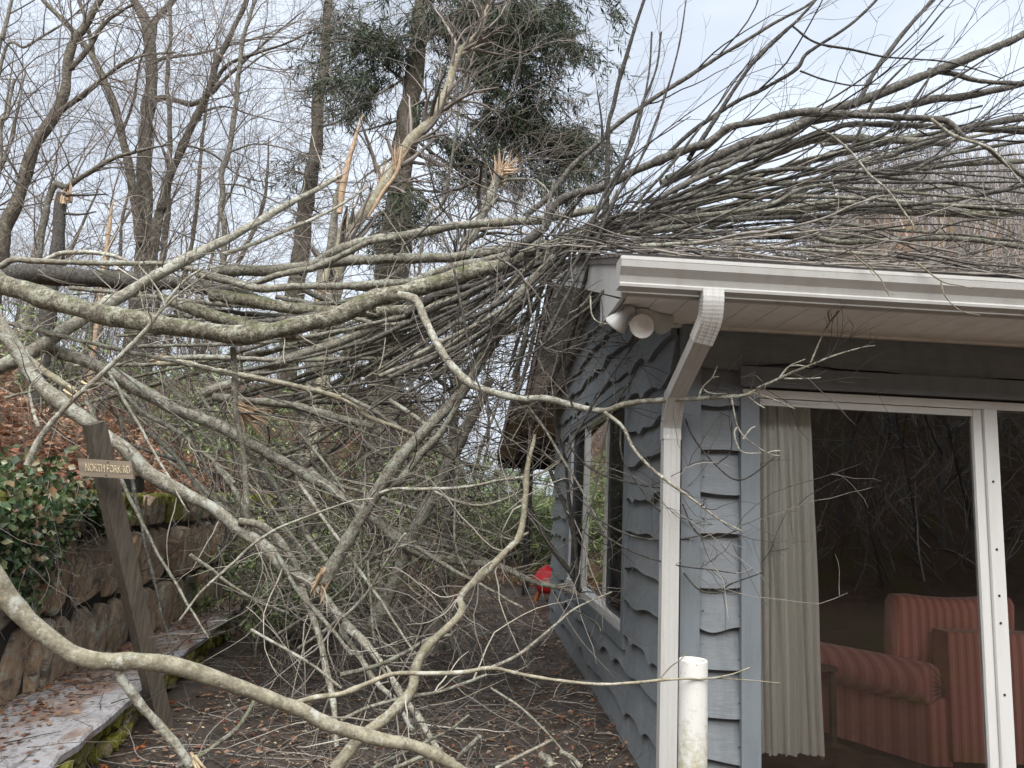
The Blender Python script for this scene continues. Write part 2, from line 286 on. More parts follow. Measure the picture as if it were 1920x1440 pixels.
def grow(P, R, count, L, spread=1.0, fwd=1.0, bias=(0, 0, 0), curl=.12, rr=(.35, .6), n=9, tmin=.15, minr=.0008, rmax=1., wsel=None):
    """vectorised child branches: returns (count,n,3),(count,n)"""
    K, m, _ = P.shape; w = np.linalg.norm(np.diff(P, axis=1), axis=2).sum(1) if wsel is None else wsel; k = rng.choice(K, count, p=w / w.sum())
    t = tmin + (1 - tmin) * rng.random(count) ** .8; i = np.clip((t * (m - 1)).astype(int), 0, m - 2); fr = (t * (m - 1) - i)[:, None]
    base = P[k, i] * (1 - fr) + P[k, i + 1] * fr; T = P[k, i + 1] - P[k, i]; T /= np.linalg.norm(T, axis=1, keepdims=True) + 1e-9
    rd = rng.normal(size=(count, 3)); rd -= T * (rd * T).sum(1, keepdims=True); rd /= np.linalg.norm(rd, axis=1, keepdims=True) + 1e-9
    D = T * fwd + rd * spread * rng.uniform(.5, 1.2, (count, 1)) + np.array(bias); D /= np.linalg.norm(D, axis=1, keepdims=True) + 1e-9
    ln = rng.uniform(L[0], L[1], count) ; st = ln / (n - 1); out = np.zeros((count, n, 3)); out[:, 0] = base; d = D.copy(); drift = rng.normal(size=(count, 3)) * curl * .5
    for j in range(1, n):
        d = d + drift + rng.normal(size=(count, 3)) * curl + np.array(bias) * .06; d /= np.linalg.norm(d, axis=1, keepdims=True) + 1e-9
        out[:, j] = out[:, j - 1] + d * st[:, None]
    r0 = np.minimum(R[k, i] * rng.uniform(rr[0], rr[1], count), rmax); r0 = np.maximum(r0, minr * 1.6)
    Rr = r0[:, None] * np.linspace(1, .35, n)[None]; Rr = np.maximum(Rr, minr); Rr[:, -1] *= .5
    return out, Rr
class Tree:
    """one plant: traced limbs become parts; twigs grow from them"""
    def __init__(s, name, label, cat, mat='bark', tw='twig', group=None, loc=None):
        s.name, s.label, s.cat, s.mat, s.tw, s.group = name, label, cat, mat, tw, group; s.P = []; s.R = []; s.root = None; s.extra = []; s.loc = loc
    def mk(s, at):
        if s.root is None: s.root = thing(s.name, s.label, s.cat, tuple(at), s.group)
    def limb(s, w, Y, pts, part='branch', mat=None, grow_=True, sides=None, jit=1.0, base=None, wob=0.):
        """w: pixel widths along it, Y: depths along it, pts: 'x,y x,y ...' as seen in the photograph"""
        q = [tuple(float(a) for a in p.split(',')) for p in pts.split()]; n = len(q)
        d = np.concatenate([[0], np.cumsum([math.hypot(q[i + 1][0] - q[i][0], q[i + 1][1] - q[i][1]) for i in range(n - 1)])]); d /= d[-1]
        Yv = np.interp(d, np.linspace(0, 1, len(Y)), Y); Wv = np.interp(d, np.linspace(0, 1, len(w)), w)
        P = np.array([PY(q[i][0], q[i][1], Yv[i]) for i in range(n)]); Rr = Wv * .5 / F * Yv
        if base is not None: P = np.concatenate([[base], P]); Rr = np.concatenate([[Rr[0] * 1.15], Rr]); d = np.concatenate([[0], np.cumsum(np.linalg.norm(np.diff(P, axis=0), axis=1))]); d /= d[-1]
        return s.limb3(P, Rr, part, mat, grow_, sides, jit, wob)
    def limb3(s, P, Rr, part='branch', mat=None, grow_=True, sides=None, jit=1.0, wob=0.):
        P = np.asarray(P, float); Rr = np.asarray(Rr, float); ln = np.linalg.norm(np.diff(P, axis=0), axis=1).sum()
        n = int(np.clip(ln / max(Rr.mean() * 1.6, .018), 14, 110)); Q = spline(P, n)
        cu = np.concatenate([[0], np.cumsum(np.linalg.norm(np.diff(P, axis=0), axis=1))]); R2 = np.interp(np.linspace(0, 1, n), cu / cu[-1], Rr)
        ph = rng.random(6) * 6.3; tt = np.linspace(0, ln, n)
        wv = np.stack([np.sin(tt * (5 + 3 * k) / max(.35, Rr.mean() * 14) + ph[k]) * (.9 - .2 * k) for k in range(3)], 1)
        Q[1:-1] += (wv * Rr.mean() * (.13 + wob) * jit)[1:-1]
        R2 = R2 * (1 + .05 * rng.normal(size=n) + .07 * np.sin(tt * 9 + ph[4]))
        for _ in range(max(1, int(ln / .5))):                       # knots
            c = rng.integers(0, n); R2 *= 1 + (.16 if Rr.max() < .035 else .06) * np.exp(-((np.arange(n) - c) / 1.2) ** 2)
        big = Rr.max() > .012
        mb = MB(); mb.tubes(Q[None], R2[None], sides or (12 if Rr.max() > .03 else 8 if big else 6), .035 if big else .0)
        s.mk(Q[0]); ob = mb.build(part, mat or s.mat, s.root, smooth=True)
        if grow_:
            ii = np.linspace(0, n - 1, NP).astype(int); s.P.append(Q[ii]); s.R.append(R2[ii])
        return Q, R2, ob
    def twigs(s, levels, part='twigs', mat=None, sides=4, only=None):
        P = np.array(s.P if only is None else [s.P[i] for i in only]); R = np.array(s.R if only is None else [s.R[i] for i in only]); mb = MB(); P0, R0 = P, R
        for lv in levels:
            lv = dict(lv); c = lv.pop('count'); L = lv.pop('L'); sd = lv.pop('sides', sides); src = lv.pop('src', 'last')
            a, b = (P0, R0) if src == 'root' else (P, R)
            P, R = grow(a, b, c, L, **lv); mb.tubes(P, R, sd)
        ob = mb.build(part, mat or s.tw, s.root, smooth=True); ob['kind'] = 'stuff'; return ob
def splinters(parent, at, d, L, w, n=7, mat='splinter', part='splintered_wood', spread=.25):
    mb = MB(); at = np.array(at, float); d = _n(np.array(d, float))
    for i in range(n * 2):
        o = rng.normal(size=3) * w * .35; dd = _n(d + rng.normal(size=3) * spread); l = L * rng.uniform(.35, 1); ww = w * rng.uniform(.07, .2)
        P = np.array([at + o - d * w * .6, at + o + dd * l * .35, at + o + dd * l * .75, at + o + dd * l + rng.normal(size=3) * w * .1])
        mb.tubes(P[None], np.array([[ww, ww * .85, ww * .45, ww * .05]]), 4)
    return mb.build(part, mat, parent)

# ------------------------------------------------------------------ terrain
def smooth(x, a, b): t = np.clip((x - a) / (b - a), 0, 1); return t * t * (3 - 2 * t)
def wallX(Y): return -2.50 - .06 * (np.minimum(Y, 14) - 4)
def terr(X, Y):
    X = np.asarray(X, float); Y = np.asarray(Y, float); s = wallX(Y) - X
    sp = np.maximum(s - .25, 0)
    bank = smooth(s, .12, .3) * 1.32 + 2.4 * (1 - np.exp(-sp / 4.2)) + .30 * np.maximum(sp - 3, 0) * np.exp(-np.maximum(sp - 25, 0) / 60)
    bank = bank * smooth(Y, -9, -3)
    far = 3.4 * smooth(Y, 10.8, 17.5) * smooth(X, .1, -2.4) + .16 * np.maximum(Y - 14.2, 0) * np.exp(-np.maximum(Y - 16, 0) / 30)
    z = np.maximum(bank, far * smooth(X, 60, 0) + 0 * X) 
    z = z + np.exp(-((Y - 82) / 26) ** 2) * 37 * smooth(X, 22, 44)
    z = z + np.maximum(-5.5 - Y, 0) ** 1.15 * .48 * np.exp(-np.maximum(-30 - Y, 0) / 25)
    z = z + (.05 * np.sin(X * 2.1 + Y * .7) * np.sin(Y * 1.7) ) * smooth(s, .5, 1.5)
    return z
xs = np.concatenate([np.linspace(-75, -12, 40), np.linspace(-11.5, -4.2, 50), np.arange(-4.1, -2.3, .06), np.linspace(-2.1, 8, 30), np.linspace(9, 100, 60)])
ys = np.concatenate([np.linspace(-60, -6, 40), np.linspace(-5.5, 2, 24), np.linspace(2.2, 16, 90), np.linspace(16.5, 130, 90)])
XX, YY = np.meshgrid(xs, ys); ZZ = terr(XX, YY); nx, ny = len(xs), len(ys)
mb = MB(); idx = np.arange(nx * ny).reshape(ny, nx)
mb.add(np.stack([XX, YY, ZZ - .004], -1).reshape(-1, 3), np.stack([idx[:-1, :-1], idx[:-1, 1:], idx[1:, 1:], idx[1:, :-1]], -1).reshape(-1, 4))
tag(mb.build('ground', 'litter_ground', smooth=True), 'leaf covered ground rising to a wooded bank', 'ground', kind='structure')
mb = MB(); px_ = np.linspace(-2.45, 1.2, 40); py_ = np.linspace(-4, 14, 120); A, B = np.meshgrid(px_, py_)
Zp = .006 + .006 * np.sin(A * 3) * np.sin(B * 2.3); i2 = np.arange(A.size).reshape(A.shape)
mb.add(np.stack([A, B, Zp], -1).reshape(-1, 3), np.stack([i2[:-1, :-1], i2[:-1, 1:], i2[1:, 1:], i2[1:, :-1]], -1).reshape(-1, 4))
tag(mb.build('patio', 'patio'), 'dark wet patio beside the grey house', 'patio', kind='structure')

# ------------------------------------------------------------------ ledge with coping
def ledX(Y): return -1.78 - .155 * (np.clip(Y, 0, 9) - 3.3) * .85
led = thing('garden_ledge', 'low mossy ledge with wet pale concrete coping along the retaining wall', 'ledge', (-2.1, 5, 0))
slabs = [(-1.5, 1.2), (1.21, 3.42), (3.43, 5.55), (5.56, 8.2), (8.21, 11.5)]
for a, b in slabs:
    mb = MB(); n = 14; yy = np.linspace(a, b, n); o = ledX(yy) + .035 + .012 * rng.normal(size=n); t = .262 + .004 * rng.normal(size=n)
    ins = wallX(yy) - .05
    V = []; 
    for i in range(n): V += [(ins[i], yy[i], t[i]), (o[i] - .012, yy[i], t[i]), (o[i], yy[i], t[i] - .014), (o[i] - .004, yy[i], t[i] - .05), (ins[i], yy[i], t[i] - .06)]
    Fq = [(i * 5 + j, i * 5 + j + 1, i * 5 + 5 + j + 1, i * 5 + 5 + j) for i in range(n - 1) for j in range(4)]
    mb.add(V, Fq); mb.add(V[:5], [(4, 3, 2, 1, 0)]); mb.add(V[-5:], [(0, 1, 2, 3, 4)])
    mb.build('coping_slab', 'coping', led)
def stone_wall(name_part, parent, xf, nrm, y0, y1, z0, z1, size, tall, mossb, seed, zt=None, mat='stone'):
    """irregular upright stones set in a face: xf(Y) gives the face's X"""
    r = random.Random(seed); mb = MB(); z = z0; row = 0
    while z < z1 - .04:
        hh = min(size * r.uniform(.8, 1.35) * tall, z1 - z); hh = hh if z1 - z - hh > .08 else z1 - z
        y = y0 - r.uniform(0, size)
        while y < y1:
            w = size * r.choice((r.uniform(.3, .6), r.uniform(.6, 1.1), r.uniform(.9, 1.6))); cy, cz = y + w / 2, z + hh / 2; k = 9; ring = []
            a = [i / k * 2 * math.pi for i in range(k)]; dep = r.uniform(.0, .09)
            pw = 5.; gl = .006
            for q in a:
                c_, s_ = math.cos(q), math.sin(q); rr = (abs(c_) ** pw + abs(s_) ** pw) ** (-1 / pw) * r.uniform(.90, 1.03)
                ring.append((c_ * rr * (w / 2 - gl), s_ * rr * (hh / 2 - gl)))
            tl = r.uniform(-.22, .22); V = []
            for lv, (sc, dd) in enumerate(((1, -.03), (.98, dep * .6), (.90, dep))):
                for (u, v_) in ring:
                    Y = cy + u * sc + v_ * tl; Z = cz + v_ * sc; V.append((xf(Y) + nrm * (dd + r.uniform(-.006, .006)), Y, Z))
            V.append((xf(cy) + nrm * (dep * 1.15), cy, cz)); V = np.array(V)
            Fq = [(l * k + i, l * k + (i + 1) % k, (l + 1) * k + (i + 1) % k, (l + 1) * k + i) for l in range(2) for i in range(k)]
            at = mossb(cz, r); mb.add(V, Fq, at); mb.k -= 0
            b_ = 2 * k; mb.v[-1] = V; mb.f.setdefault(3, []).append(np.array([(b_ + i, b_ + (i + 1) % k, 3 * k) for i in range(k)]) + mb.k - len(V))
            y += w
        z += hh; row += 1
    return mb.build(name_part, mat, parent, smooth=False, attr=True)
stone_wall('mossy_face', led, lambda Y: ledX(Y) - .045, 1, -.5, 11, 0, .21, .2, .5, lambda z, r: r.uniform(.34, .55), 3)
mb = MB(); yy = np.linspace(-1.5, 11.5, 40)
V = [(ledX(y) - .05, y, z) for y in yy for z in (-.02, .2)]; mb.add(V, [(2 * i, 2 * i + 2, 2 * i + 3, 2 * i + 1) for i in range(39)]); mb.build('joint', 'mortar', led)
mb = MB(); mb.tubes(np.array([[[-1.9, 3.78, .13], [-1.66, 3.76, .12]]]), np.array([[.022, .022]]), 12); mb.build('drain_pipe', 'black', led)
# ------------------------------------------------------------------ retaining wall
rw = thing('retaining_wall', 'tall mossy retaining wall of upright brown stones under the leafy bank', 'wall', (-2.7, 6, 0))
stone_wall('wall_face', rw, wallX, 1, -1, 14.5, .22, 1.42, .33, 1.2, lambda z, r: (.40 if z > 1.1 else .16 if z > .5 else .24) * r.uniform(.3, 1.1), 5)
mb = MB(); yy = np.linspace(-3, 14.5, 50)
V = [p for y in yy for p in ((wallX(y) - .01, y, 0), (wallX(y) - .01, y, 1.40), (wallX(y) - .36, y, 1.40), (wallX(y) - .36, y, 0))]
mb.add(V, [(4 * i + j, 4 * i + 4 + j, 4 * i + 5 + j, 4 * i + 1 + j) for i in range(49) for j in range(3)]); mb.add(V[:4], [(0, 1, 2, 3)]); mb.add(V[-4:], [(3, 2, 1, 0)]); mb.build('wall_core', 'mortar', rw)
# moss cushions along the wall top
mb = MB(); cy = rng.uniform(1.5, 13, 1500); cx = wallX(cy) + rng.uniform(-.28, .09, 1500)
keep = (np.sin(cy * 2.3) + np.sin(cy * 5.1 + 1)) > -.5; cy, cx = cy[keep], cx[keep]
for i in range(0, len(cx), 6):
    rr = rnd.uniform(.03, .075); mb.lathe([(rr * 1.0, -.06), (rr * 1.05, 0), (rr * .8, rr * .35), (rr * .35, rr * .55), (.001, rr * .6)], (cx[i], cy[i], 1.40), n=7)
C = np.stack([cx, cy, 1.41 + rng.uniform(-.10, .04, len(cx))], 1)
tag(mb.build('moss_cushions', 'moss', rw), kind='stuff')

# ------------------------------------------------------------------ leaf scatter
def scatter(n, fx, fy, L, up=.5):
    X = fx(n); Y = fy(n); Z = terr(X, Y) + rng.uniform(.0, .035, n); D = rng.normal(size=(n, 3)); D[:, 2] *= .35
    Nn = rng.normal(size=(n, 3)) * up; Nn[:, 2] += 1; return np.stack([X, Y, Z], 1), D, Nn, rng.uniform(L[0], L[1], n)
mb = MB()
C, D, Nn, L = scatter(22000, lambda n: wallX(6.) - .25 - rng.random(n) ** 1.3 * 7, lambda n: rng.uniform(2.5, 15, n), (.05, .12)); mb.leaves(C, D, Nn, L, L * rng.uniform(.4, .75, len(L)), .12)
C, D, Nn, L = scatter(6000, lambda n: rng.uniform(-3, 6, n), lambda n: rng.uniform(13.5, 24, n), (.06, .14)); mb.leaves(C, D, Nn, L, L * .6, .12)
tag(mb.build('leaf_litter', 'dead_leaf'), 'red brown dead leaves lying over the bank', 'leaves', kind='stuff')
mb = MB(); n = 8200; Y = rng.uniform(2.6, 12, n); X = np.where(rng.random(n) < .28, wallX(Y) + rng.random(n) ** 2 * .42 + .03, rng.uniform(-1.95, 1.05, n)); on = X < ledX(Y)
Z = np.where(on, .268, .016) + rng.uniform(0, .012, n); D = rng.normal(size=(n, 3)); D[:, 2] *= .15; Nn = rng.normal(size=(n, 3)) * .3; Nn[:, 2] += 1; L = rng.uniform(.015, .055, n)
mb.leaves(np.stack([X, Y, Z], 1), D, Nn, L, L * .6, .1); tag(mb.build('patio_leaves', 'dead_leaf'), 'small torn dead leaves scattered over patio and ledge', 'leaves', kind='stuff')
mb = MB(); n = 2200; Y = rng.uniform(2.6, 9, n); X = rng.uniform(-1.8, 1.0, n); L = rng.uniform(.012, .05, n); D = rng.normal(size=(n, 3)); D[:, 2] *= .1; Nn = rng.normal(size=(n, 3)) * .25; Nn[:, 2] += 1
mb.leaves(np.stack([X, Y, .018 + 0 * X], 1), D, Nn, L, L * .28, .08); tag(mb.build('wood_chips', 'chip'), 'pale wood chips scattered over the dark patio', 'wood chips', kind='stuff')
# lobed orange leaves, each one countable
def oak_leaf(c, rot, s, tilt, label, mat='oak_leaf'):
    k = 22; V = []
    for i in range(k):
        a = i / k * 2 * math.pi; r = s * (.62 + .38 * math.cos(5 * a)) * (1.0 if abs(a - math.pi) > .6 else .7); x, y = r * math.cos(a), r * math.sin(a) * .8; V.append((x, y, s * .25 * math.sin(a * 2.5) ** 2))
    V.append((0, 0, 0)); R_ = np.array(Matrix.Rotation(rot, 3, 'Z') @ Matrix.Rotation(tilt, 3, 'X')); mb = MB(); mb.add(np.array(V) @ R_.T + np.array(c), [(i, (i + 1) % k, k) for i in range(k)])
    mb.tubes((np.array([[[-.0, 0, 0], [-s * .8, .0, .01], [-s * 1.3, s * .1, .02]]]) @ R_.T + np.array(c)), np.array([[.0018, .0016, .001]]), 4)
    return tag(mb.build('dead_leaf', mat), label, 'leaf', 'large lobed dead leaves')
for (px, py, zz, s, t, lb) in ((262, 1403, .03, .055, .3, 'large orange lobed leaf on the patio near the bottom left branch fork'), (322, 1318, .04, .05, .5, 'rusty curled leaf at the foot of the leaning sign post'), (88, 1290, .30, .032, .2, 'pale orange leaf lying on the ledge coping below the wall'), (195, 1438, .03, .04, .4, 'orange leaf against the mossy ledge at the bottom edge'), (438, 1428, .03, .035, .2, 'brown leaf among sticks left of the broken yellow stub'), (1045, 1262, .03, .03, .3, 'small brown leaf on bare patio in front of the siding')):
    r = ray(px, py); p = EYE + r * ((zz - 1.5) / r[2]); oak_leaf(p, rnd.uniform(0, 6), s, t, lb)
oak_leaf(PY(357, 68, 9.), 1.2, .055, 1.4, 'single brown dead leaf hanging in the air among bare branches', 'dead_leaf')

# ------------------------------------------------------------------ ivy
iv = thing('ivy', 'green ivy with dry stems hanging over the wall at the left edge', 'ivy', (-2.7, 4.2, 1.4))
mb = MB(); n = 5200; Y = rng.uniform(2.6, 5.45, n); top = 1.46 + .18 * np.sin(Y * 3 + 1) + .12 * np.sin(Y * 7); bot = .93 + .22 * np.sin(Y * 4.1) + .14 * np.sin(Y * 9 + 2) + .32 * smooth(Y, 4.6, 5.5)
Z = bot + (top - bot) * rng.random(n) ** .75; X = wallX(Y) + .08 + .15 * rng.random(n) * np.clip((Z - .6), .2, 1); up = Z > 1.4; X = np.where(up, X - rng.random(n) * .7, X); Z = np.where(up, np.maximum(Z, terr(X, Y) + .03 + .12 * rng.random(n)), Z)
D = rng.normal(size=(n, 3)) + np.array([.3, 0, -.7]); Nn = rng.normal(size=(n, 3)) * .5 + np.array([.8, -.6, .5]); L = rng.uniform(.028, .062, n)
mb.leaves(np.stack([X, Y, Z], 1), D, Nn, L, L * .85, .08); mb.build('foliage', 'ivy', iv)
P0 = np.stack([np.linspace((wallX(y) + .1, y, 1.5), (wallX(y) + .16, y + rnd.uniform(-.3, .3), rnd.uniform(.6, 1.0)), NP) for y in np.linspace(2.7, 5.4, 26)]); mb = MB(); mb.tubes(P0 + rng.normal(size=P0.shape) * .012, np.full((26, NP), .0025), 4)
Q, R_ = grow(P0, np.full((26, NP), .003), 260, (.12, .4), 1, .6, (.3, -.1, -.2), .2); mb.tubes(Q, R_, 4); tag(mb.build('stems', 'twig_mid', iv), kind='stuff')
# ------------------------------------------------------------------ house
WX, WY, FY = 1.10, 4.0, 9.94          # side wall plane X, front wall plane Y, far corner Y
EX, EY = .655, 3.40                   # roof edge
SL, RS = .318, .26                    # front and rear slope
RY = 6.95; XE = 10.0
ztop = lambda Y: 2.66 + SL * (Y - EY) if Y <= RY else 2.66 + SL * (RY - EY) - RS * (Y - RY)
house = thing('house', 'grey single storey house with wavy edged siding and white trim', 'house', (WX, WY, 0))
WIN = (5.22, 8.25, .70, 2.27)         # side window Y0,Y1,Z0,Z1
DX0, DX1, DZ = 1.50, 4.1, 2.16        # door opening
def wave(u, seed):
    r = random.Random(seed); a = [r.uniform(0, 6.3) for _ in range(5)]; w = .011 * math.sin(u * 2.1 + a[0]) + .009 * math.sin(u * 5.3 + a[1]) + .006 * math.sin(u * 11 + a[2])
    for k in range(3):
        c = r.uniform(0, 6); s = r.uniform(.07, .22); w -= r.choice((1, 1, -.7)) * .028 * math.exp(-((u % 6 - c) / s) ** 2)
        w -= .022 * max(0, 1 - abs((u % 6 - c - .5) / .09)) ** .7
    return w * 1.45
def board(mb, org, ud, nd, u0, u1, z0, z1, seed, wav=True, slopef=None, lip=.054):
    if u1 - u0 < .01 or z1 - z0 < .015: return
    n = max(2, int((u1 - u0) / .022)) ; us = np.linspace(u0, u1, n + 1); V = []
    for u in us:
        zb = z0 + (wave(u, seed) if wav else 0); zt = z1 + .05
        if slopef: zt = min(zt, slopef(u)); 
        zb = min(zb, zt - .004)
        p = np.array(org) + np.array(ud) * u
        for o, z in ((.002, zb), (lip, zb), (.006, zt)): q = p + np.array(nd) * o; V.append((q[0], q[1], z))
    F_ = [(3 * i + j, 3 * i + 3 + j, 3 * i + 4 + j, 3 * i + 1 + j) for i in range(n) for j in (0, 1)]
    mb.add(V, F_); mb.add([V[0], V[1], V[2]], [(0, 1, 2)]); mb.add(V[-3:], [(2, 1, 0)])
# side wall
mb = MB(); H = .225; z = -.02; k = 0; y0w, y1w, z0w, z1w = WIN; topf = lambda u: ztop(u + WY) - .07
while z < 3.8:
    segs = [(0, FY - WY)]
    if z + H > z0w - .10 and z < z1w + .08:
        a, b = y0w - .10 - WY, y1w + .10 - WY
        board(mb, (WX, WY, 0), (0, 1, 0), (-1, 0, 0), 0, a, z, z + H, k); board(mb, (WX, WY, 0), (0, 1, 0), (-1, 0, 0), b, FY - WY, z, z + H, k)
        if z < z0w - .10: board(mb, (WX, WY, 0), (0, 1, 0), (-1, 0, 0), a, b, z, z0w - .15, k)
        if z + H > z1w + .08: board(mb, (WX, WY, 0), (0, 1, 0), (-1, 0, 0), a, b, max(z, z1w + .08), z + H, k, False)
    else:
        u0 = 0; u1 = FY - WY
        if z > 2.3:                       # inside the gable
            ok = [u for u in np.linspace(0, u1, 300) if topf(u) > z + .01]
            if not ok: break
            u0, u1 = ok[0], ok[-1]
        board(mb, (WX, WY, 0), (0, 1, 0), (-1, 0, 0), u0, u1, z, z + H, k, True, topf)
    z += H * (1 + .05 * math.sin(k * 2.3)); k += 1
sw = mb.build('side_siding', 'siding', house)
# wall core behind the boards, with the window hole and door hole
mb = MB(); T = .14; x0, x1 = WX + .004, WX + T
mb.box((x0, WY + .15, -.1), (x1, y0w - .03, 2.5)); mb.box((x0, y1w + .03, -.1), (x1, FY, 2.5)); mb.box((x0, y0w - .03, -.1), (x1, y1w + .03, z0w - .03)); mb.box((x0, y0w - .03, z1w + .03), (x1, y1w + .03, 2.5))
mb.add([(x1, WY, 2.5), (x1, FY, 2.5), (x1, FY, ztop(FY) - .06), (x1, RY, ztop(RY) - .06), (x1, WY, ztop(WY) - .06)], [(0, 1, 2, 3, 4)])
mb.add([(x0, WY, 2.5), (x0, FY, 2.5), (x0, FY, ztop(FY) - .06), (x0, RY, ztop(RY) - .06), (x0, WY, ztop(WY) - .06)], [(4, 3, 2, 1, 0)])
mb.box((WX + .004, WY + .004, -.1), (DX0 - .07, WY + .149, 2.56)); mb.box((DX0 - .069, WY + .004, DZ + .07), (DX1 + .07, WY + .149, 2.56)); mb.box((DX1 + .071, WY + .004, -.1), (XE - .4, WY + .149, 2.56)); mb.box((DX0 - .069, WY + .004, -.1), (DX1 + .07, WY + .149, .03))
mb.box((XE - .5, WY + .15, -.1), (XE - .4, FY, 2.56)); mb.box((WX + T + .003, FY - .14, -.1), (XE - .51, FY, 2.56))
mb.build('wall_core', 'trim_grey', house)
mb = MB(); mb.box((WX - .05, WY + .02, -.25), (WX + .10, FY, -.03)); mb.box((WX + .02, WY - .03, -.25), (XE - .4, WY + .1, -.025)); mb.build('foundation', 'mortar', house)
# front wall boards
mb = MB(); z = .015; k = 40
while z < 2.50:
    board(mb, (WX, WY, 0), (1, 0, 0), (0, -1, 0), .105, .335, z, min(z + H, 2.46), k)
    if z + H > DZ + .14: board(mb, (WX, WY, 0), (1, 0, 0), (0, -1, 0), .335, XE - WX - .4, max(z, DZ + .14), min(z + H, 2.46), k + 1, True, None, .036)
    z += H; k += 1
fs = mb.build('front_siding', 'siding', house); mb = MB()
for i in range(11):
    for xx in (WX + .125, WX + .315): mb.lathe([(.001, .003), (.0035, .003), (.0035, 0)], (xx, WY - .044, .08 + i * .225 + .02 * math.sin(i * 7 + xx * 90)), (0, -1, 0), 7)
mb.build('nail_heads', 'black', fs)
mb = MB(); mb.box((WX - .002, WY - .070, -.03), (WX + .10, WY + .003, 2.49)); mb.build('corner_board', 'trim_grey', house)
mb = MB(); mb.box((DX0 - .082, WY - .074, -.02), (DX0 + .018, WY + .003, DZ - .046)); mb.box((DX0 - .082, WY - .076, DZ + .013), (DX1 + .08, WY + .003, DZ + .12)); mb.build('door_casing', 'trim_grey', house)
# soffit boards, front and gable
mb = MB(); x = EX + .035
while x < XE: mb.box((x, EY + .03, 2.497), (min(x + .148, XE), WY + .02, 2.512)); x += .152
mb.box((EX + .03, EY + .02, 2.515), (XE, WY + .02, 2.522))
mb.build('soffit', 'cream', house)
mb = MB(); mb.box((EX + .02, WY - .045, 2.484), (XE, WY - .012 - .0, 2.496)); mb.build('soffit_rail', 'cream', house)
# eave fascia
mb = MB(); mb.box((EX + .026, EY, 2.484), (XE, EY + .022, 2.66)); mb.build('fascia', 'white', house)
# roof slabs
def slab(mb, xa, xb, ya, yb, za, zb, th): mb.add([(xa, ya, za - th), (xb, ya, za - th), (xb, yb, zb - th), (xa, yb, zb - th), (xa, ya, za), (xb, ya, za), (xb, yb, zb), (xa, yb, zb)], [(0, 3, 2, 1), (4, 5, 6, 7), (0, 1, 5, 4), (1, 2, 6, 5), (2, 3, 7, 6), (3, 0, 4, 7)])
mb = MB(); slab(mb, EX - .012, XE, EY - .045, RY, ztop(EY - .045) + .012, ztop(RY) + .012, .035); slab(mb, EX - .012, XE, RY + .001, 13.0, ztop(RY) + .012, ztop(13.0) + .012, .035)
for i in range(26):                                                          # shingle courses
    ya = EY - .04 + i * .14
    if ya < RY - .1: slab(mb, EX - .016, XE, ya, ya + .15, ztop(ya) + .024, ztop(ya + .15) + .017, .008)
roof = mb.build('roof', 'shingle', house)
# rake board and boxed return at the corner
mb = MB(); slab(mb, EX, EX + .024, EY + .0, RY, ztop(EY) - .024, ztop(RY) - .024, .165); mb.build('rake_board', 'white', house)
mb = MB(); mb.prism([(0, EY + .024, 2.478), (0, WY + .03, 2.478), (0, WY + .03, ztop(WY + .03) - .195), (0, EY + .024, ztop(EY) - .19)], (EX + .001, 0, 0), (EX + .023, 0, 0)); mb.build('eave_return', 'white', house)
mb = MB(); slab(mb, EX, EX + .024, RY + .001, 13.0, ztop(RY) - .024, ztop(13.0) - .024, .2); mb.build('rear_rake_board', 'brown_fascia', house)
mb = MB(); slab(mb, EX + .026, WX, WY + .03, RY, ztop(WY) - .14, ztop(RY) - .14, .012); slab(mb, EX + .026, WX, RY + .001, 9.9, ztop(RY) - .14, ztop(9.9) - .14, .012); mb.build('gable_soffit', 'cream', house)
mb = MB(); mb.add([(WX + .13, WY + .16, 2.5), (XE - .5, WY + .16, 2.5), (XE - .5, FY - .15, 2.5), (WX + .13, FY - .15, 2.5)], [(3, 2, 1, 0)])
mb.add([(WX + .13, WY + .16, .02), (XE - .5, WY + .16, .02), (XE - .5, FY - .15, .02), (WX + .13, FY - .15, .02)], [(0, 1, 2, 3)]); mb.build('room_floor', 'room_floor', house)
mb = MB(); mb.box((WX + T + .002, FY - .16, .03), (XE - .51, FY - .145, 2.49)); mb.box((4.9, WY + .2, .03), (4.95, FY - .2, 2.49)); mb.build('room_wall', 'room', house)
# rear porch: roof underside, dark beam, post
mb = MB(); slab(mb, .46, 5, 9.0, 14.6, 2.78, 2.32, .03); mb.build('porch_soffit', 'brown_soffit', house)
mb = MB(); slab(mb, .43, .459, 8.2, 14.6, 2.96, 2.44, .17); mb.build('porch_fascia', 'brown_fascia', house)
mb = MB(); mb.box((.46, 14.61, 2.12), (5, 14.68, 2.42)); mb.box((.9, 12.4, 2.02), (1.03, 14.6, 2.24)); mb.build('porch_beam', 'black', house)
mb = MB(); mb.box((.87, 12.3, -.05), (.97, 12.4, 2.24)); mb.build('porch_post', 'black', house)
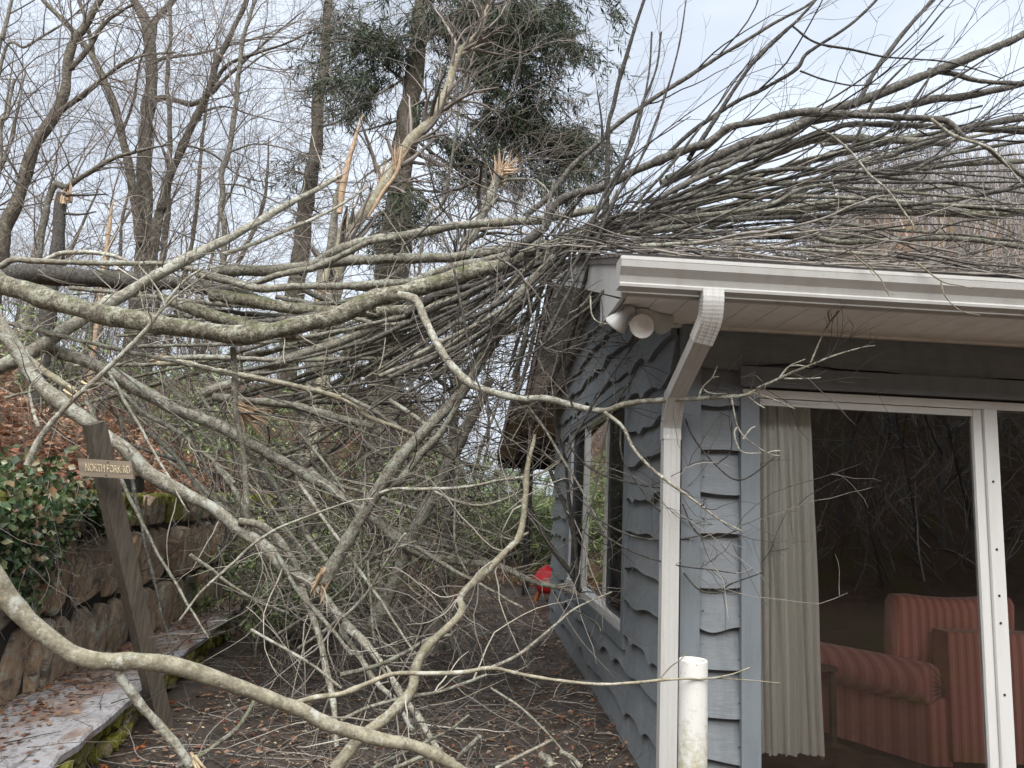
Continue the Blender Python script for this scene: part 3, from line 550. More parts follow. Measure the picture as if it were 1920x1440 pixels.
# gutter: K profile with a lip, bead and end cap
pr = [(0, 0, .000), (0, -.085, .000), (0, -.088, .012), (0, -.078, .022), (0, -.088, .05), (0, -.118, .085), (0, -.124, .118), (0, -.124, .134), (0, -.112, .134), (0, -.112, .120), (0, -.106, .086), (0, -.078, .055), (0, -.070, .012), (0, -.006, .008)]
mb = MB(); P = np.array(pr) + np.array([0, EY - .003, 2.503]); n = len(P); a_, b_ = np.array([EX - .03, 0, 0]), np.array([XE, 0, 0])
mb.add(np.concatenate([P + a_, P + b_]), [(i, i + 1, n + i + 1, n + i) for i in range(n - 1)])
mb.add(np.array([P[0], P[1], P[2], P[4], P[5], P[6], P[7], (0, EY - .003, 2.637)]) + a_ - .0005, [tuple(range(8))[::-1]])
gut = mb.build('gutter', 'white', house)
mb = MB(); mb.box((EX - .034, EY - .128, 2.62), (XE, EY - .122, 2.632)); mb.build('gutter_bead', 'white', gut)
mb = MB(); mb.box((EX - .01, EY - .03, 2.676), (XE, EY + .03, 2.682)); mb.build('drip_edge', 'black', house)
# downspout with corrugated elbow, diagonal run and fluted pipe
def rect_sweep(mb, pts, w, d, flute=True, crimp=None, wdir=(1, 0, 0)):
    Q = spline(np.array(pts, float), 60) if len(pts) > 2 else spline(np.array(pts, float), 3)
    T_ = np.gradient(Q, axis=0); T_ /= np.linalg.norm(T_, axis=1, keepdims=True); wd = np.array(wdir, float); V = []
    prof = []
    for s_ in (-1, 1):
        for t in np.linspace(-1, 1, 13):
            dent = .07 * (math.cos(t * 3 * math.pi) > .2) if flute and abs(t) < .72 else 0
            prof.append((t * s_ * w / 2, s_ * (1 - dent) * d / 2))
    m = len(prof)
    for i, q in enumerate(Q):
        n_ = _n(np.cross(wd, T_[i])); wp = _n(np.cross(T_[i], n_)); c = 1 + (crimp * (1 if i % 4 < 2 else -1) if crimp and 6 < i < len(Q) - 4 else 0)
        for a, b in prof: V.append(q - wp * a * c + n_ * b * c)
    mb.add(V, [(i * m + j, i * m + (j + 1) % m, (i + 1) * m + (j + 1) % m, (i + 1) * m + j) for i in range(len(Q) - 1) for j in range(m)])
PA = PY(1334, 530, 3.33); PA[2] = 2.51; PB = PY(1330, 600, 3.36); PC = PY(1306, 660, 3.46); PD = PY(1262, 745, 3.80); PE = PY(1258, 790, 3.905); PF = np.array([PE[0] - .0, 3.91, .06])
mb = MB(); rect_sweep(mb, [PA, PA + (0, 0, -.06), PB, PB * .35 + PC * .65], .098, .07, True, .007); rect_sweep(mb, [PB * .5 + PC * .5, PD * .9 + PE * .1], .088, .062, True)
rect_sweep(mb, [PC * .1 + PD * .9, PD * .5 + PE * .5 + (0, -.015, 0), PE + (0, 0, -.03), PE + (0, 0, -.10)], .095, .068, True, .008); rect_sweep(mb, [PE, PF], .088, .064, True); ds = mb.build('downspout', 'white', house)
mb = MB()
for zz in (1.75, .55): mb.box((PE[0] - .07, 3.86, zz), (PE[0] + .07, 3.866, zz + .025))
# sliding door
door = MB(); yy0, yy1 = WY - .045, WY + .05
door.box((DX0 - .06, yy0, DZ - .045), (DX1, yy1, DZ)); door.box((DX0 + .001, yy0, .03), (DX0 + .010, yy1, DZ - .046)); door.box((DX1 - .05, yy0, .03), (DX1, yy1, DZ - .046)); door.box((DX0 + .036, yy0, .03), (DX1 - .051, yy1, .075))
dr = door.build('sliding_door', 'vinyl', house)
PXc = 2.735
mb = MB(); mb.box((PXc - .005, WY - .040, .076), (PXc + .042, WY - .006, DZ - .047)); mb.build('door_stile', 'vinyl', dr)
mb = MB(); mb.box((PXc + .046, WY - .060, .076), (PXc + .118, WY - .022, DZ - .047)); mb.build('door_stile', 'vinyl', dr)
mb = MB(); mb.box((DX0 + .036, WY - .036, DZ - .085), (PXc - .006, WY - .010, DZ - .048)); mb.build('door_rail', 'vinyl', dr)
mb = MB()
for zz in (1.72, 1.36, 1.12, .98, .62): mb.lathe([(.001, 0), (.006, 0), (.006, .004), (.001, .005)], (PXc + .075, WY - .0605, zz), (0, -1, 0), 8)
mb.build('screw', 'black', dr)
for a, b, y in ((DX0 + .036, PXc - .006, WY - .02), (PXc + .119, DX1 - .051, WY - .036)):
    mb = MB(); mb.add([(a, y, .076), (b, y, .076), (b, y, DZ - .048), (a, y, DZ - .048)], [(0, 1, 2, 3)]); mb.build('glass_pane', 'glass', dr)
# side window: casing, frame, sashes, panes
mb = MB(); xo = WX - .055; c_ = .095
mb.box((xo, y0w - c_, z0w - .145), (WX + .02, y1w + c_, z0w - .052)); mb.box((xo - .002, y0w - c_, z0w - .05), (WX + .02, y0w - .012, z1w + .07)); mb.box((xo - .002, y1w + .012, z0w - .05), (WX + .02, y1w + c_, z1w + .07)); mb.box((xo, y0w - .011, z1w + .005), (WX + .02, y1w + .011, z1w + .07))
cas = mb.build('window_casing', 'trim_grey', house)
win = MB(); win.box((WX - .045, y0w - .01, z0w - .05), (WX + .06, y1w + .01, z0w + .004)); win.box((WX - .03, y0w - .01, z0w + .005), (WX + .06, y0w + .03, z1w - .031)); win.box((WX - .03, y1w - .03, z0w + .005), (WX + .06, y1w + .01, z1w - .031)); win.box((WX - .03, y0w - .01, z1w - .03), (WX + .06, y1w + .01, z1w + .004))
wf = win.build('side_window', 'vinyl', house)
ym = [PX(1140, 950, WX)[1], PX(1098, 950, WX)[1]]
for y in ym: mb = MB(); mb.box((WX - .022, y - .04, z0w + .006), (WX + .03, y + .04, z1w - .032)); mb.build('window_mullion', 'vinyl', wf)
ed = [y0w + .031, ym[0] - .041, ym[0] + .041, ym[1] - .041, ym[1] + .041, y1w - .031]
for a, b in zip(ed[::2], ed[1::2]):
    mb = MB(); mb.add([(WX + .003, a, z0w + .006), (WX + .003, b, z0w + .006), (WX + .003, b, z1w - .032), (WX + .003, a, z1w - .032)], [(0, 1, 2, 3)]); mb.build('window_pane', 'glass', wf)
N = NT('dark_insect_screen'); tr = N.n('ShaderNodeBsdfTransparent'); df = N.n('ShaderNodeBsdfDiffuse', {0: (.02, .022, .024, 1)}); ms = N.n('ShaderNodeMixShader', {0: .72, 1: tr.outputs[0], 2: df.outputs[0]}); N.t.links.new(ms.outputs[0], N.o.inputs[0]); M['screen'] = N.m
for a, b in ((ed[0], ed[1]), (ed[4], ed[5])):
    mb = MB(); mb.add([(WX - .008, a, z0w + .006), (WX - .008, b, z0w + .006), (WX - .008, b, z1w - .032), (WX - .008, a, z1w - .032)], [(0, 1, 2, 3)]); mb.build('insect_screen', 'screen', wf)
# ------------------------------------------------------------------ flood light
fl = thing('floodlight', 'white three headed floodlight under the corner of the soffit', 'floodlight', tuple(PY(1196, 574, 3.72)))
b0 = PY(1194, 574, 3.72); b0[2] = 2.495
mb = MB(); mb.lathe([(.001, -.002), (.082, -.002), (.084, -.010), (.074, -.020), (.045, -.03), (.03, -.04), (.001, -.04)], b0, (0, 0, 1), 28); mb.build('mounting_plate', 'white', fl, smooth=False)
for hx, hy, Yb, dr_, mid in ((1156, 608, 3.66, (-.5, .5, -.68), 0), (1203, 612, 3.58, (.02, -1, -.10), 0), (1244, 606, 3.78, (.75, .6, -.3), 0)):
    tip = PY(hx, hy, Yb); d = _n(np.array(dr_, float)); st = tip - d * .055; neck = b0 + (0, 0, -.035) + d * .02
    mb = MB(); P = spline([neck, neck * .5 + st * .5 - (0, 0, .006) - d * .05 * .3, st - d * .05, st - d * .01], 8); mb.tubes(P[None], np.array([[.012, .016, .02, .024, .026, .027, .027, .026]]), 14)
    arm = mb.build('lamp_holder', 'white', fl, smooth=True)
    mb = MB(); mb.lathe([(.022, -.04), (.027, -.03), (.03, -.01), (.040, .012), (.053, .038), (.060, .056), (.062, .062), (.060, .067)], st, d, 28); bl = mb.build('lamp_bulb', 'white', fl, smooth=True)
    mb = MB(); mb.lathe([(.060, .066), (.056, .064), (.054, .061), (.03, .066), (.001, .068)], st, d, 28); mb.build('lens', 'cream', bl, smooth=True)
# ------------------------------------------------------------------ stand pipe
pv = PY(1300, 1236, 3.05)
mb = MB(); t = pv[2]; mb.lathe([(.056, -.1), (.056, t - .006), (.054, t), (.049, t), (.047, t - .006), (.047, t - .3), (.001, t - .31)], (pv[0], pv[1], 0), (0, 0, 1), 36)
tag(mb.build('standpipe', 'pvc', smooth=True), 'open white plastic pipe with mossy stains in front of the house corner', 'pipe')
# ------------------------------------------------------------------ curtain and sofa
mb = MB(); n, m = 220, 30; V = []
xa, xb = PY(1419, 1000, 4.13)[0] - .035, PY(1532, 1000, 4.13)[0] + .015
wf_ = np.cumsum([0] + [rnd.uniform(.55, 1.6) for _ in range(9)]); wf_ /= wf_[-1]; fa = [rnd.uniform(.5, 1.3) for _ in range(10)]
for j in range(m):
    q = j / (m - 1); z = .240 + (2.10 - .240) * q; wd = (xb - xa) * (1 - .12 * q)
    for i in range(n):
        u = i / (n - 1); k = min(np.searchsorted(wf_, u, side='right') - 1, 8); tt = (u - wf_[k]) / (wf_[k + 1] - wf_[k]); ph = tt * 2 * math.pi
        dr = .004 * math.sin(q * 6 + k * 2.1) + .003 * math.sin(q * 13 + k); fold = (-math.cos(ph) * .017 + .006 * math.sin(ph * 2 + k)) * fa[k]
        V.append((xa + wd * u + dr + .006 * math.sin(ph) * (1 - q), WY + .125 + fold * (.7 + .5 * (1 - q)) + dr, z + (.006 * math.sin(k * 2.3) if j == 0 else 0)))
mb.add(V, [(j * n + i, j * n + i + 1, (j + 1) * n + i + 1, (j + 1) * n + i) for j in range(m - 1) for i in range(n - 1)])
cu0 = tag(mb.build('curtain', 'curtain', smooth=True), 'cream pleated curtain hanging behind the sliding glass door', 'curtain')
mb = MB(); mb.add([(xb - .045 - .10 * (xb - xa), WY + .15, 2.1), (xb - .03 - .10 * (xb - xa), WY + .165, 2.1), (xb + .02, WY + .165, .21), (xb - .004, WY + .148, .21)], [(0, 1, 2, 3)]); mb.build('lining', 'brown_soffit', cu0)
sx, sy = PY(1776, 1178, 4.5)[0], 4.5
sofa = thing('sofa', 'red striped sofa seen from behind through the glass door', 'sofa', (sx + .9, sy + .4, .03))
def rbox(mb, lo, hi, r=.03, rot=0., piv=None):
    lo, hi = np.array(lo, float), np.array(hi, float); c = (lo + hi) / 2; h = (hi - lo) / 2; k = 7; V = []; idx = []
    g = np.linspace(-1, 1, k)
    for ax in range(3):
        for sg in (-1, 1):
            st = len(V); a1, a2 = (ax + 1) % 3, (ax + 2) % 3
            for p in g:
                for q in g:
                    v = np.zeros(3); v[ax] = sg; v[a1], v[a2] = p, q; w = v * h; inner = np.clip(w, -(h - r), h - r); dlt = w - inner; L_ = np.linalg.norm(dlt); V.append(c + inner + (dlt / L_ * r if L_ > 1e-9 else 0))
            for i in range(k - 1):
                for j in range(k - 1):
                    f = (st + i * k + j, st + i * k + j + 1, st + (i + 1) * k + j + 1, st + (i + 1) * k + j); idx.append(f if sg < 0 else f[::-1])
    V = np.array(V)
    if rot: a = np.array(Matrix.Rotation(rot, 3, 'Z')); V = (V - np.array(piv)) @ a.T + np.array(piv)
    mb.add(V, idx)
mb = MB(); rbox(mb, (sx, sy, .10), (sx + 1.9, sy + .17, .845), .02); mb.build('backrest', 'sofa', sofa, smooth=True)
mb = MB(); rbox(mb, (sx + .02, sy + .17, .10), (sx + 1.88, sy + .85, .42), .03); mb.build('seat', 'sofa', sofa, smooth=True)
for xo_ in (sx - .075, sx + 1.97):
    dx = -.52 if xo_ < sx else 0
    mb = MB(); a = np.array([xo_, sy + .03, .53]); b = np.array([xo_ + dx, sy + .95, .51]); d = _n(b - a); L_ = np.linalg.norm(b - a)
    mb.lathe([(.001, 0), (.03, .004), (.09, .002), (.112, .012), (.12, .03), (.125, L_ * .4), (.125, L_ * .8), (.12, L_), (.001, L_ + .01)], a, d, 28)
    ar = mb.build('armrest', 'sofa', sofa, smooth=True)
    mb = MB(); mb.add([a + (.0 - .03, .01, -.08), a + (.1, .01, -.08), a + (.1, .01, -.46), a + (-.0 - .03, .01, -.46), b + (-.03, 0, -.08), b + (.1, 0, -.08), b + (.1, 0, -.44), b + (-.03, 0, -.44)], [(0, 1, 2, 3), (4, 7, 6, 5), (0, 3, 7, 4), (1, 5, 6, 2), (0, 4, 5, 1), (3, 2, 6, 7)]); mb.build('arm_panel', 'sofa', ar)
    mb = MB()
    for q in range(-3, 4):
        e = a + (.11 * math.cos(.45 * q) * -1, -.004, .11 * math.sin(.45 * q)); mb.tubes(np.array([[a + (.09, -.004, -.02 - .0 * q), e]]), np.array([[.003, .002]]), 5)
    mb.build('pleat', 'brown_fascia', ar)
mb = MB(); rbox(mb, (sx - .20, sy + .20, .60), (sx + .60, sy + .40, 1.01), .08, .0)
v = mb.v[-1]; v[:, 2] += .05 * ((v[:, 0] - sx - .17) / .44) ** 2 * np.where(v[:, 2] > .8, 1, -.3); v[:, 0] += .06 * (v[:, 2] - .8)
pl = mb.build('back_cushion', 'sofa', smooth=True); tag(pl, 'red striped cushion leaning over the back of the sofa', 'cushion')
# small dark table behind the glass
tb = thing('side_table', 'dark wooden side table beside the sofa behind the glass', 'table', (2.15, 5.2, .03))
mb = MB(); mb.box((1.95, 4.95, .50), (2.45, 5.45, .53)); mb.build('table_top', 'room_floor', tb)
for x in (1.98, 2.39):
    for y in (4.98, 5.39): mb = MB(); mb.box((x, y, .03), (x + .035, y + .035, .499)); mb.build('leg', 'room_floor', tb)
# ------------------------------------------------------------------ sign post
post = thing('sign_post', 'weathered square wooden post leaning left beside the ledge', 'post', tuple(PY(322, 1312, 5.1)))
p0 = PY(314, 1318, 5.0); p0[2] = -.02; p1 = PY(176, 793, 4.35); ax = _n(p1 - p0); hl = np.linalg.norm(p1 - p0) / 2
mb = MB(); sdir = _n(np.cross(ax, (.55, .75, 0))); mb.obb((p0 + p1) / 2, ax, hl, .048, .044, up=sdir); mb.build('shaft', 'post', post)
sc = PY(200, 879, 4.30) ; sgn = thing('road_sign', 'small brown wooden road name board nailed to the leaning post', 'sign', tuple(sc))
u = _n(PY(250, 882, 4.30) - PY(150, 876, 4.30)); nrm = _n(np.cross(u, (0, 0, 1))); nrm = nrm if nrm[1] < 0 else -nrm; upv = np.cross(nrm, u) * -1; upv = upv if upv[2] > 0 else -upv
hw, hh = .146, .048; sk = -.24; mb = MB(); V = []
for o in (-.012, .012):
    for a, b in ((-1, -1), (1, -1), (1, 1), (-1, 1)): V.append(sc + u * (a * hw + sk * b * hh * -1.2 * -1) * 1 + upv * b * hh + nrm * o)
mb.add(V, [(0, 3, 2, 1), (4, 5, 6, 7), (0, 1, 5, 4), (1, 2, 6, 5), (2, 3, 7, 6), (3, 0, 4, 7)]); mb.build('board', 'sign', sgn)
cu_ = bpy.data.curves.new('letters', 'FONT'); cu_.body = 'NORTH FORK RD'; cu_.size = .056; cu_.extrude = .0015; cu_.align_x = 'CENTER'; cu_.align_y = 'CENTER'; cu_.space_character = 1.0
to = bpy.data.objects.new('tmp', cu_); COL.objects.link(to); bpy.context.view_layer.update()
me = bpy.data.meshes.new_from_object(to.evaluated_get(bpy.context.evaluated_depsgraph_get())); bpy.data.objects.remove(to)
wds = max(v.co.x for v in me.vertices) - min(v.co.x for v in me.vertices); kx = .245 / wds
for v in me.vertices: p = sc + u * (v.co.x * kx + .012 - sk * v.co.y * -1.0) + upv * v.co.y * 1.05 + nrm * (.0128 + v.co.z); v.co = p
me.materials.clear(); me.materials.append(M['letters']); lo = bpy.data.objects.new('lettering', me); COL.objects.link(lo); lo.parent = sgn; lo.matrix_parent_inverse = sgn.matrix_world.inverted()
mb = MB()
for dz in (-.036, .036): mb.lathe([(.001, .002), (.004, .002), (.004, 0)], sc + nrm * .0125 + upv * dz + u * .008, nrm, 8)
mb.build('nail', 'black', sgn)
# ------------------------------------------------------------------ red grill
gp = PY(1022, 1082, 11.6); gr = thing('kettle_grill', 'red ribbed kettle on rusty orange legs beyond the far house corner', 'grill', (gp[0], gp[1], 0))
mb = MB(); c = (gp[0] + .11, 11.6, .03); mb.lathe([(.001, .10), (.20, .12), (.26, .20), (.275, .27), (.282, .275), (.285, .30), (.278, .305), (.27, .36), (.262, .365), (.22, .45), (.12, .52), (.001, .535)], c, (0, 0, 1), 28); mb.build('kettle', 'red', gr, smooth=True)
for a in (2.6, 4.7, .5): mb = MB(); mb.tubes(np.array([[(c[0] + .2 * math.cos(a), c[1] + .2 * math.sin(a), .18), (c[0] + .27 * math.cos(a), c[1] + .27 * math.sin(a), -.01)]]), np.array([[.035, .035]]), 10); mb.build('leg', 'orange', gr)
# box on wall top behind the sign
bp = PY(246, 905, 5.6); mb = MB(); mb.box((bp[0] - .06, bp[1], bp[2] - .07), (bp[0] + .05, bp[1] + .1, bp[2] + .04)); mb.box((bp[0] - .075, bp[1] - .015, bp[2] + .041), (bp[0] + .065, bp[1] + .115, bp[2] + .052))
tag(mb.build('lamp_box', 'black'), 'small black box lamp on top of the mossy wall behind the sign board', 'lamp')
# ------------------------------------------------------------------ standing trees
G = 'bare trees standing beyond the wall'
def gbase(px, py, Y, dy=0):
    p = PY(px, py, Y); return np.array([p[0], Y, float(terr(p[0], Y)) - .15])
def far_tw(t, a, b, c, sc=1., bias=(0, 0, .1)):
    a, b, c = int(a * .75), int(b * .6), int(c * .6)
    t.twigs([dict(count=a, L=(1.2 * sc, 3.0 * sc), spread=.9, fwd=.6, bias=bias, curl=.13, tmin=.25, minr=.003, rmax=.013, n=9, sides=4),
             dict(count=b, L=(.6 * sc, 1.8 * sc), spread=.8, fwd=.8, bias=bias, curl=.13, minr=.0022, n=7, sides=3),
             dict(count=c, L=(.3 * sc, 1.0 * sc), spread=.8, fwd=.9, bias=bias, curl=.14, minr=.0016, n=5, sides=3)], mat='twig_far')
t = Tree('bare_tree', 'darkest bare tree with thick forked trunk standing beyond the pile at upper left', 'tree', 'bark_far', group=G)
t.limb((27, 26, 24, 20, 14), (15, 15), '268,480 270,400 270,330 272,300 276,217 284,150 282,83 272,40 250,0 230,-60', 'trunk', base=gbase(268, 480, 15))
t.limb((15, 12, 8), (15, 15.5), '283,85 290,40 313,15 330,-10 350,-60'); t.limb((11, 9, 4, 2), (15, 14.5, 14), '285,190 310,183 360,195 395,175 430,140 520,60 570,20')
t.limb((17, 15, 12, 7), (14.8, 14), '264,455 247,340 230,260 215,200 195,150 175,110 140,60 80,0 60,-40'); t.limb((9, 6), (14.4, 14), '175,105 165,50 148,0 140,-40')
t.limb((7, 4, 2), (14.8, 13.8), '282,120 315,108 375,100 430,85 500,70 560,72'); t.limb((6, 3), (14.5, 13.5), '228,250 250,190 262,120 285,60')
far_tw(t, 70, 420, 1500)
t = Tree('bare_tree', 'slim bare tree leaning right beside the darkest tree', 'tree', 'bark_far', group=G)
t.limb((18, 15, 12, 8), (13.5, 13), '290,450 305,380 318,330 345,270 370,215 395,160 405,120 425,80 450,30 470,-20', 'trunk', base=gbase(290, 450, 13.5))
t.limb((8, 5, 2), (13.2, 12.6), '397,158 430,120 480,100 540,80 600,50'); t.limb((5, 3, 2), (13.3, 13), '372,212 420,200 470,215 530,230'); t.limb((5, 2), (13.3, 13), '345,270 400,290 450,330 520,345')
far_tw(t, 60, 360, 1300)
t = Tree('bare_tree', 'thin upright bare stem right of the darkest tree', 'tree', 'bark_far', group=G)
t.limb((11, 9, 8, 5), (14, 14), '310,440 315,367 318,300 318,217 313,150 320,67 318,-20', 'trunk', base=gbase(310, 440, 14)); far_tw(t, 40, 220, 800)
t = Tree('bare_tree', 'pale wavy bare tree standing alone left of the hemlocks', 'tree', 'bark_grey', group=G)
t.limb((11, 10, 9, 6), (12.5, 12.5), '420,467 413,400 418,367 415,327 427,293 437,233 443,187 448,133 457,67 473,17 490,-30', 'trunk', base=gbase(420, 467, 12.5))
t.limb((4, 3, 2), (12.4, 12), '430,285 480,270 540,280 590,300'); t.limb((4, 3, 2), (12.4, 12), '417,345 460,350 520,380 560,400'); t.limb((4, 2), (12.4, 12), '446,140 500,100 560,90')
far_tw(t, 60, 420, 1600, .8, (.25, 0, .05))
t = Tree('bare_tree', 'mossy bare tree leaning right at the left edge', 'tree', 'bark_far', group=G)
t.limb((26, 22, 19, 15, 11), (12, 12), '5,450 30,383 50,317 70,267 103,213 123,167 127,123 140,73 165,40 200,-20', 'trunk', base=gbase(5, 450, 12))
t.limb((12, 9, 6, 3), (12, 11.5), '103,216 160,175 215,130 265,105 330,98'); t.limb((10, 8, 5), (12, 12), '132,130 167,90 180,67 200,40 217,27 250,8'); far_tw(t, 60, 360, 1300)
t = Tree('bare_tree', 'bare tree with one long pale limb rising right low at the left', 'tree', 'bark_grey', group=G)
t.limb((12, 10, 7, 3), (11.5, 11), '90,380 127,350 173,320 213,297 260,283 320,270', 'trunk', base=gbase(80, 420, 11.5)); far_tw(t, 30, 160, 500, .8)
for pts, w, Y, lb in (('-5,330 0,230 13,220 20,180 26,148', 9, 12, 'broken topped grey stem at the far left edge'), ('-10,130 5,70 12,40 25,-10', 11, 12, 'grey stem crossing the top left corner'), ('0,127 50,87 110,50 133,33 170,0', 6, 13, 'long thin limb of a bare tree crossing the top left')):
    t = Tree('bare_tree', lb, 'tree', 'bark_grey', group=G); x, y = pts.split()[0].split(','); t.limb((w, w * .7, w * .5), (Y, Y), pts, 'trunk', base=gbase(float(x) - 30, 400, Y)); far_tw(t, 20, 110, 350, .8)
# more slender saplings of the wood behind
for i in range(24):
    px = rnd.choice((rnd.uniform(-60, 420), rnd.uniform(-60, 1000))); Y = rnd.uniform(17, 30); b = gbase(px, 500, Y)
    hgt = rnd.uniform(5, 10) if px < 450 else rnd.uniform(3, 6); top = b + np.array([rnd.uniform(-.8, 1.6), rnd.uniform(-.5, .5), hgt])
    t = Tree('young_tree', 'one of the slender bare trees crowding the wood far behind the pile', 'tree', 'bark_far', group='slender bare trees in the wood behind')
    r0 = rnd.uniform(.035, .09); t.limb3(np.array([b, b * .6 + top * .4 + rng.normal(size=3) * .12, b * .3 + top * .7 + rng.normal(size=3) * .15, top]), [r0, r0 * .8, r0 * .6, r0 * .2], 'trunk')
    far_tw(t, 16, 90, 260, 1.0)
# brushy thicket on the bank
mb = MB(); n = 620; X = rng.uniform(-16, 2.0, n); Y = rng.uniform(12.5, 26, n); Y = np.where(X > -2.5, rng.uniform(16, 27, n), Y); Z = terr(X, Y); P = np.zeros((n, NP, 3)); P[:, 0] = np.stack([X, Y, Z], 1); hh = rng.uniform(1.0, 3.2, n) * np.where(X > -6, .5, 1.)
d = np.stack([rng.normal(size=n) * .25, rng.normal(size=n) * .2, np.ones(n)], 1)
for j in range(1, NP): d += rng.normal(size=(n, 3)) * .09; d /= np.linalg.norm(d, axis=1, keepdims=True); P[:, j] = P[:, j - 1] + d * (hh / NP)[:, None]
R = np.linspace(.012, .004, NP)[None] * rng.uniform(.5, 1.4, (n, 1)); mb.tubes(P, R, 4)
Q, q = grow(P, R, 2800, (.5, 1.6), .8, .7, (0, 0, .15), .14, minr=.003, n=7); mb.tubes(Q, q, 3); Q, q = grow(Q, q, 4200, (.25, .9), .9, .7, (0, 0, .1), .16, minr=.0026, n=5); mb.tubes(Q, q, 3)
tag(mb.build('thicket', 'twig_far'), 'grey brown thicket of thin saplings covering the bank behind the pile', 'thicket', kind='stuff')
# ------------------------------------------------------------------ hemlocks
def foliage(t, clusters, Yd, dens=1.):
    mb = MB(); tb = MB(); allC = []
    for cx, cy, r, k in clusters:
        k = int(k * dens); c = PY(cx, cy, Yd + rnd.uniform(-1, 1)); rm = r / F * Yd
        sub = rng.normal(size=(5, 3)) * rm * np.array([1.05, .8, .62]); base = c + sub[rng.integers(0, 5, k)] + rng.normal(size=(k, 3)) * rm * np.array([.42, .4, .10]); d = rng.normal(size=(k, 3)) * np.array([.8, 1, .2]) + np.array([.9 if cx > 770 else -.9, 0, -.12]); d /= np.linalg.norm(d, axis=1, keepdims=True)
        n = 9; P = np.zeros((k, n, 3)); P[:, 0] = base; ln = rng.uniform(.35, .95, k)
        for j in range(1, n): d = d + rng.normal(size=(k, 3)) * .08 + np.array([0, 0, -.15]); d /= np.linalg.norm(d, axis=1, keepdims=True); P[:, j] = P[:, j - 1] + d * (ln / n)[:, None]
        tb.tubes(P, np.linspace(.006, .002, n)[None] * np.ones((k, 1)), 3)
        T = np.gradient(P, axis=1)[:, 1:].reshape(-1, 3); T /= np.linalg.norm(T, axis=1, keepdims=True); C = P[:, 1:].reshape(-1, 3)
        for _ in range(3):
            rd = rng.normal(size=T.shape); rd[:, 2] *= .35; rd -= T * (rd * T).sum(1, keepdims=True); rd /= np.linalg.norm(rd, axis=1, keepdims=True); D = T * .8 + rd + np.array([0, 0, -.25])
            L = rng.uniform(.08, .24, len(C)); mb.leaves(C + rng.normal(size=C.shape) * .012, D, rng.normal(size=C.shape) * .7 + np.array([0, -.5, .7]), L, L * .13)
    tb.build('twigs', 'bark_far', t.root)['kind'] = 'stuff'; o = mb.build('foliage', 'hemlock', t.root); return o
t = Tree('hemlock', 'tall evergreen with grey trunk and dense dark foliage right of centre', 'tree', 'bark_far', group='evergreens beyond the pile')
t.limb((52, 44, 38, 32, 24), (14, 14), '737,480 753,333 763,250 773,150 783,83 793,0 800,-60', 'trunk', base=gbase(735, 480, 14))
for w, p in ((7, '775,110 840,30 900,10 960,20'), (8, '775,190 830,200 900,230 1000,250 1050,270'), (7, '765,250 830,300 900,330 980,370'), (7, '790,60 860,70 930,120 990,150'), (6, '770,160 720,120 680,60 660,20'), (6, '765,220 700,240 660,250'), (7, '745,300 820,310 900,310 960,335'), (6, '760,280 700,320 660,350'), (5, '748,330 820,390 900,420'), (5, '770,140 700,180 650,170'), (6, '745,350 830,360 890,350 930,380'), (5, '740,400 790,430 850,480')):
    t.limb((w, w * .7, w * .3), (14, 13.4), p)
t.twigs([dict(count=260, L=(.5, 1.8), spread=.9, fwd=.8, bias=(0, 0, -.12), curl=.15, minr=.0035, n=8, rmax=.014), dict(count=900, L=(.25, .9), spread=.9, fwd=.8, bias=(0, 0, -.1), curl=.16, minr=.0028, n=6)], mat='twig_far')
CL = [(1000, 60, 60, 40), (940, 90, 50, 28), (870, 40, 50, 26), (910, 110, 40, 18), (1040, 50, 30, 18), (990, 110, 40, 16), (965, 20, 60, 75), (1010, 35, 42, 50), (930, 45, 55, 55), (880, 15, 50, 45), (860, 75, 40, 24), (970, 70, 40, 30), (1035, 5, 26, 20), (900, 5, 40, 30), (830, 30, 30, 16), (700, 30, 45, 26), (665, 70, 36, 22), (735, 55, 32, 16), (720, 130, 32, 14), (690, 150, 30, 12), (660, 180, 24, 10), (830, 130, 28, 12), (690, 200, 26, 10), (905, 170, 36, 16), (940, 195, 40, 32), (985, 200, 46, 46), (1030, 225, 36, 40), (950, 235, 44, 46), (1000, 260, 46, 50), (1050, 285, 36, 38), (1025, 300, 34, 26), (970, 290, 36, 26), (920, 255, 30, 16), (880, 290, 34, 34), (900, 320, 28, 26), (865, 270, 22, 16), (760, 365, 34, 18), (800, 330, 26, 9), (745, 400, 32, 14), (780, 420, 26, 10), (690, 100, 40, 14), (1060, 240, 18, 12), (820, 190, 26, 8), (760, 20, 30, 12), (640, 130, 26, 10), (905, 150, 24, 8), (730, 455, 30, 10)]
foliage(t, [(x, y, r * 1.15, k) for x, y, r, k in CL], 13.8, 2.1)
t = Tree('hemlock', 'slender ragged evergreen with many short dead limbs left of the larger one', 'tree', 'bark_far', group='evergreens beyond the pile')
t.limb((32, 27, 23, 18, 13), (16, 16), '560,500 577,367 593,267 597,200 607,117 617,0 622,-50', 'trunk', base=gbase(556, 500, 16))
for w, p in ((4, '607,120 640,90 680,70'), (4, '597,210 640,205 670,215'), (4, '600,180 560,185 545,186'), (4, '590,280 560,300 540,330'), (5, '595,240 640,225 690,190'), (4, '583,330 550,320 520,290'), (4, '610,70 640,30 660,10'), (4, '575,380 600,400 640,400')): t.limb((w, w * .6, w * .3), (16, 15.7), p)
t.twigs([dict(count=240, L=(.4, 1.3), spread=1.2, fwd=.3, bias=(0, 0, -.1), curl=.15, minr=.0035, n=7, rmax=.012, tmin=.3), dict(count=700, L=(.2, .8), spread=.9, fwd=.7, bias=(0, 0, -.1), curl=.16, minr=.003, n=5)], mat='twig_far')
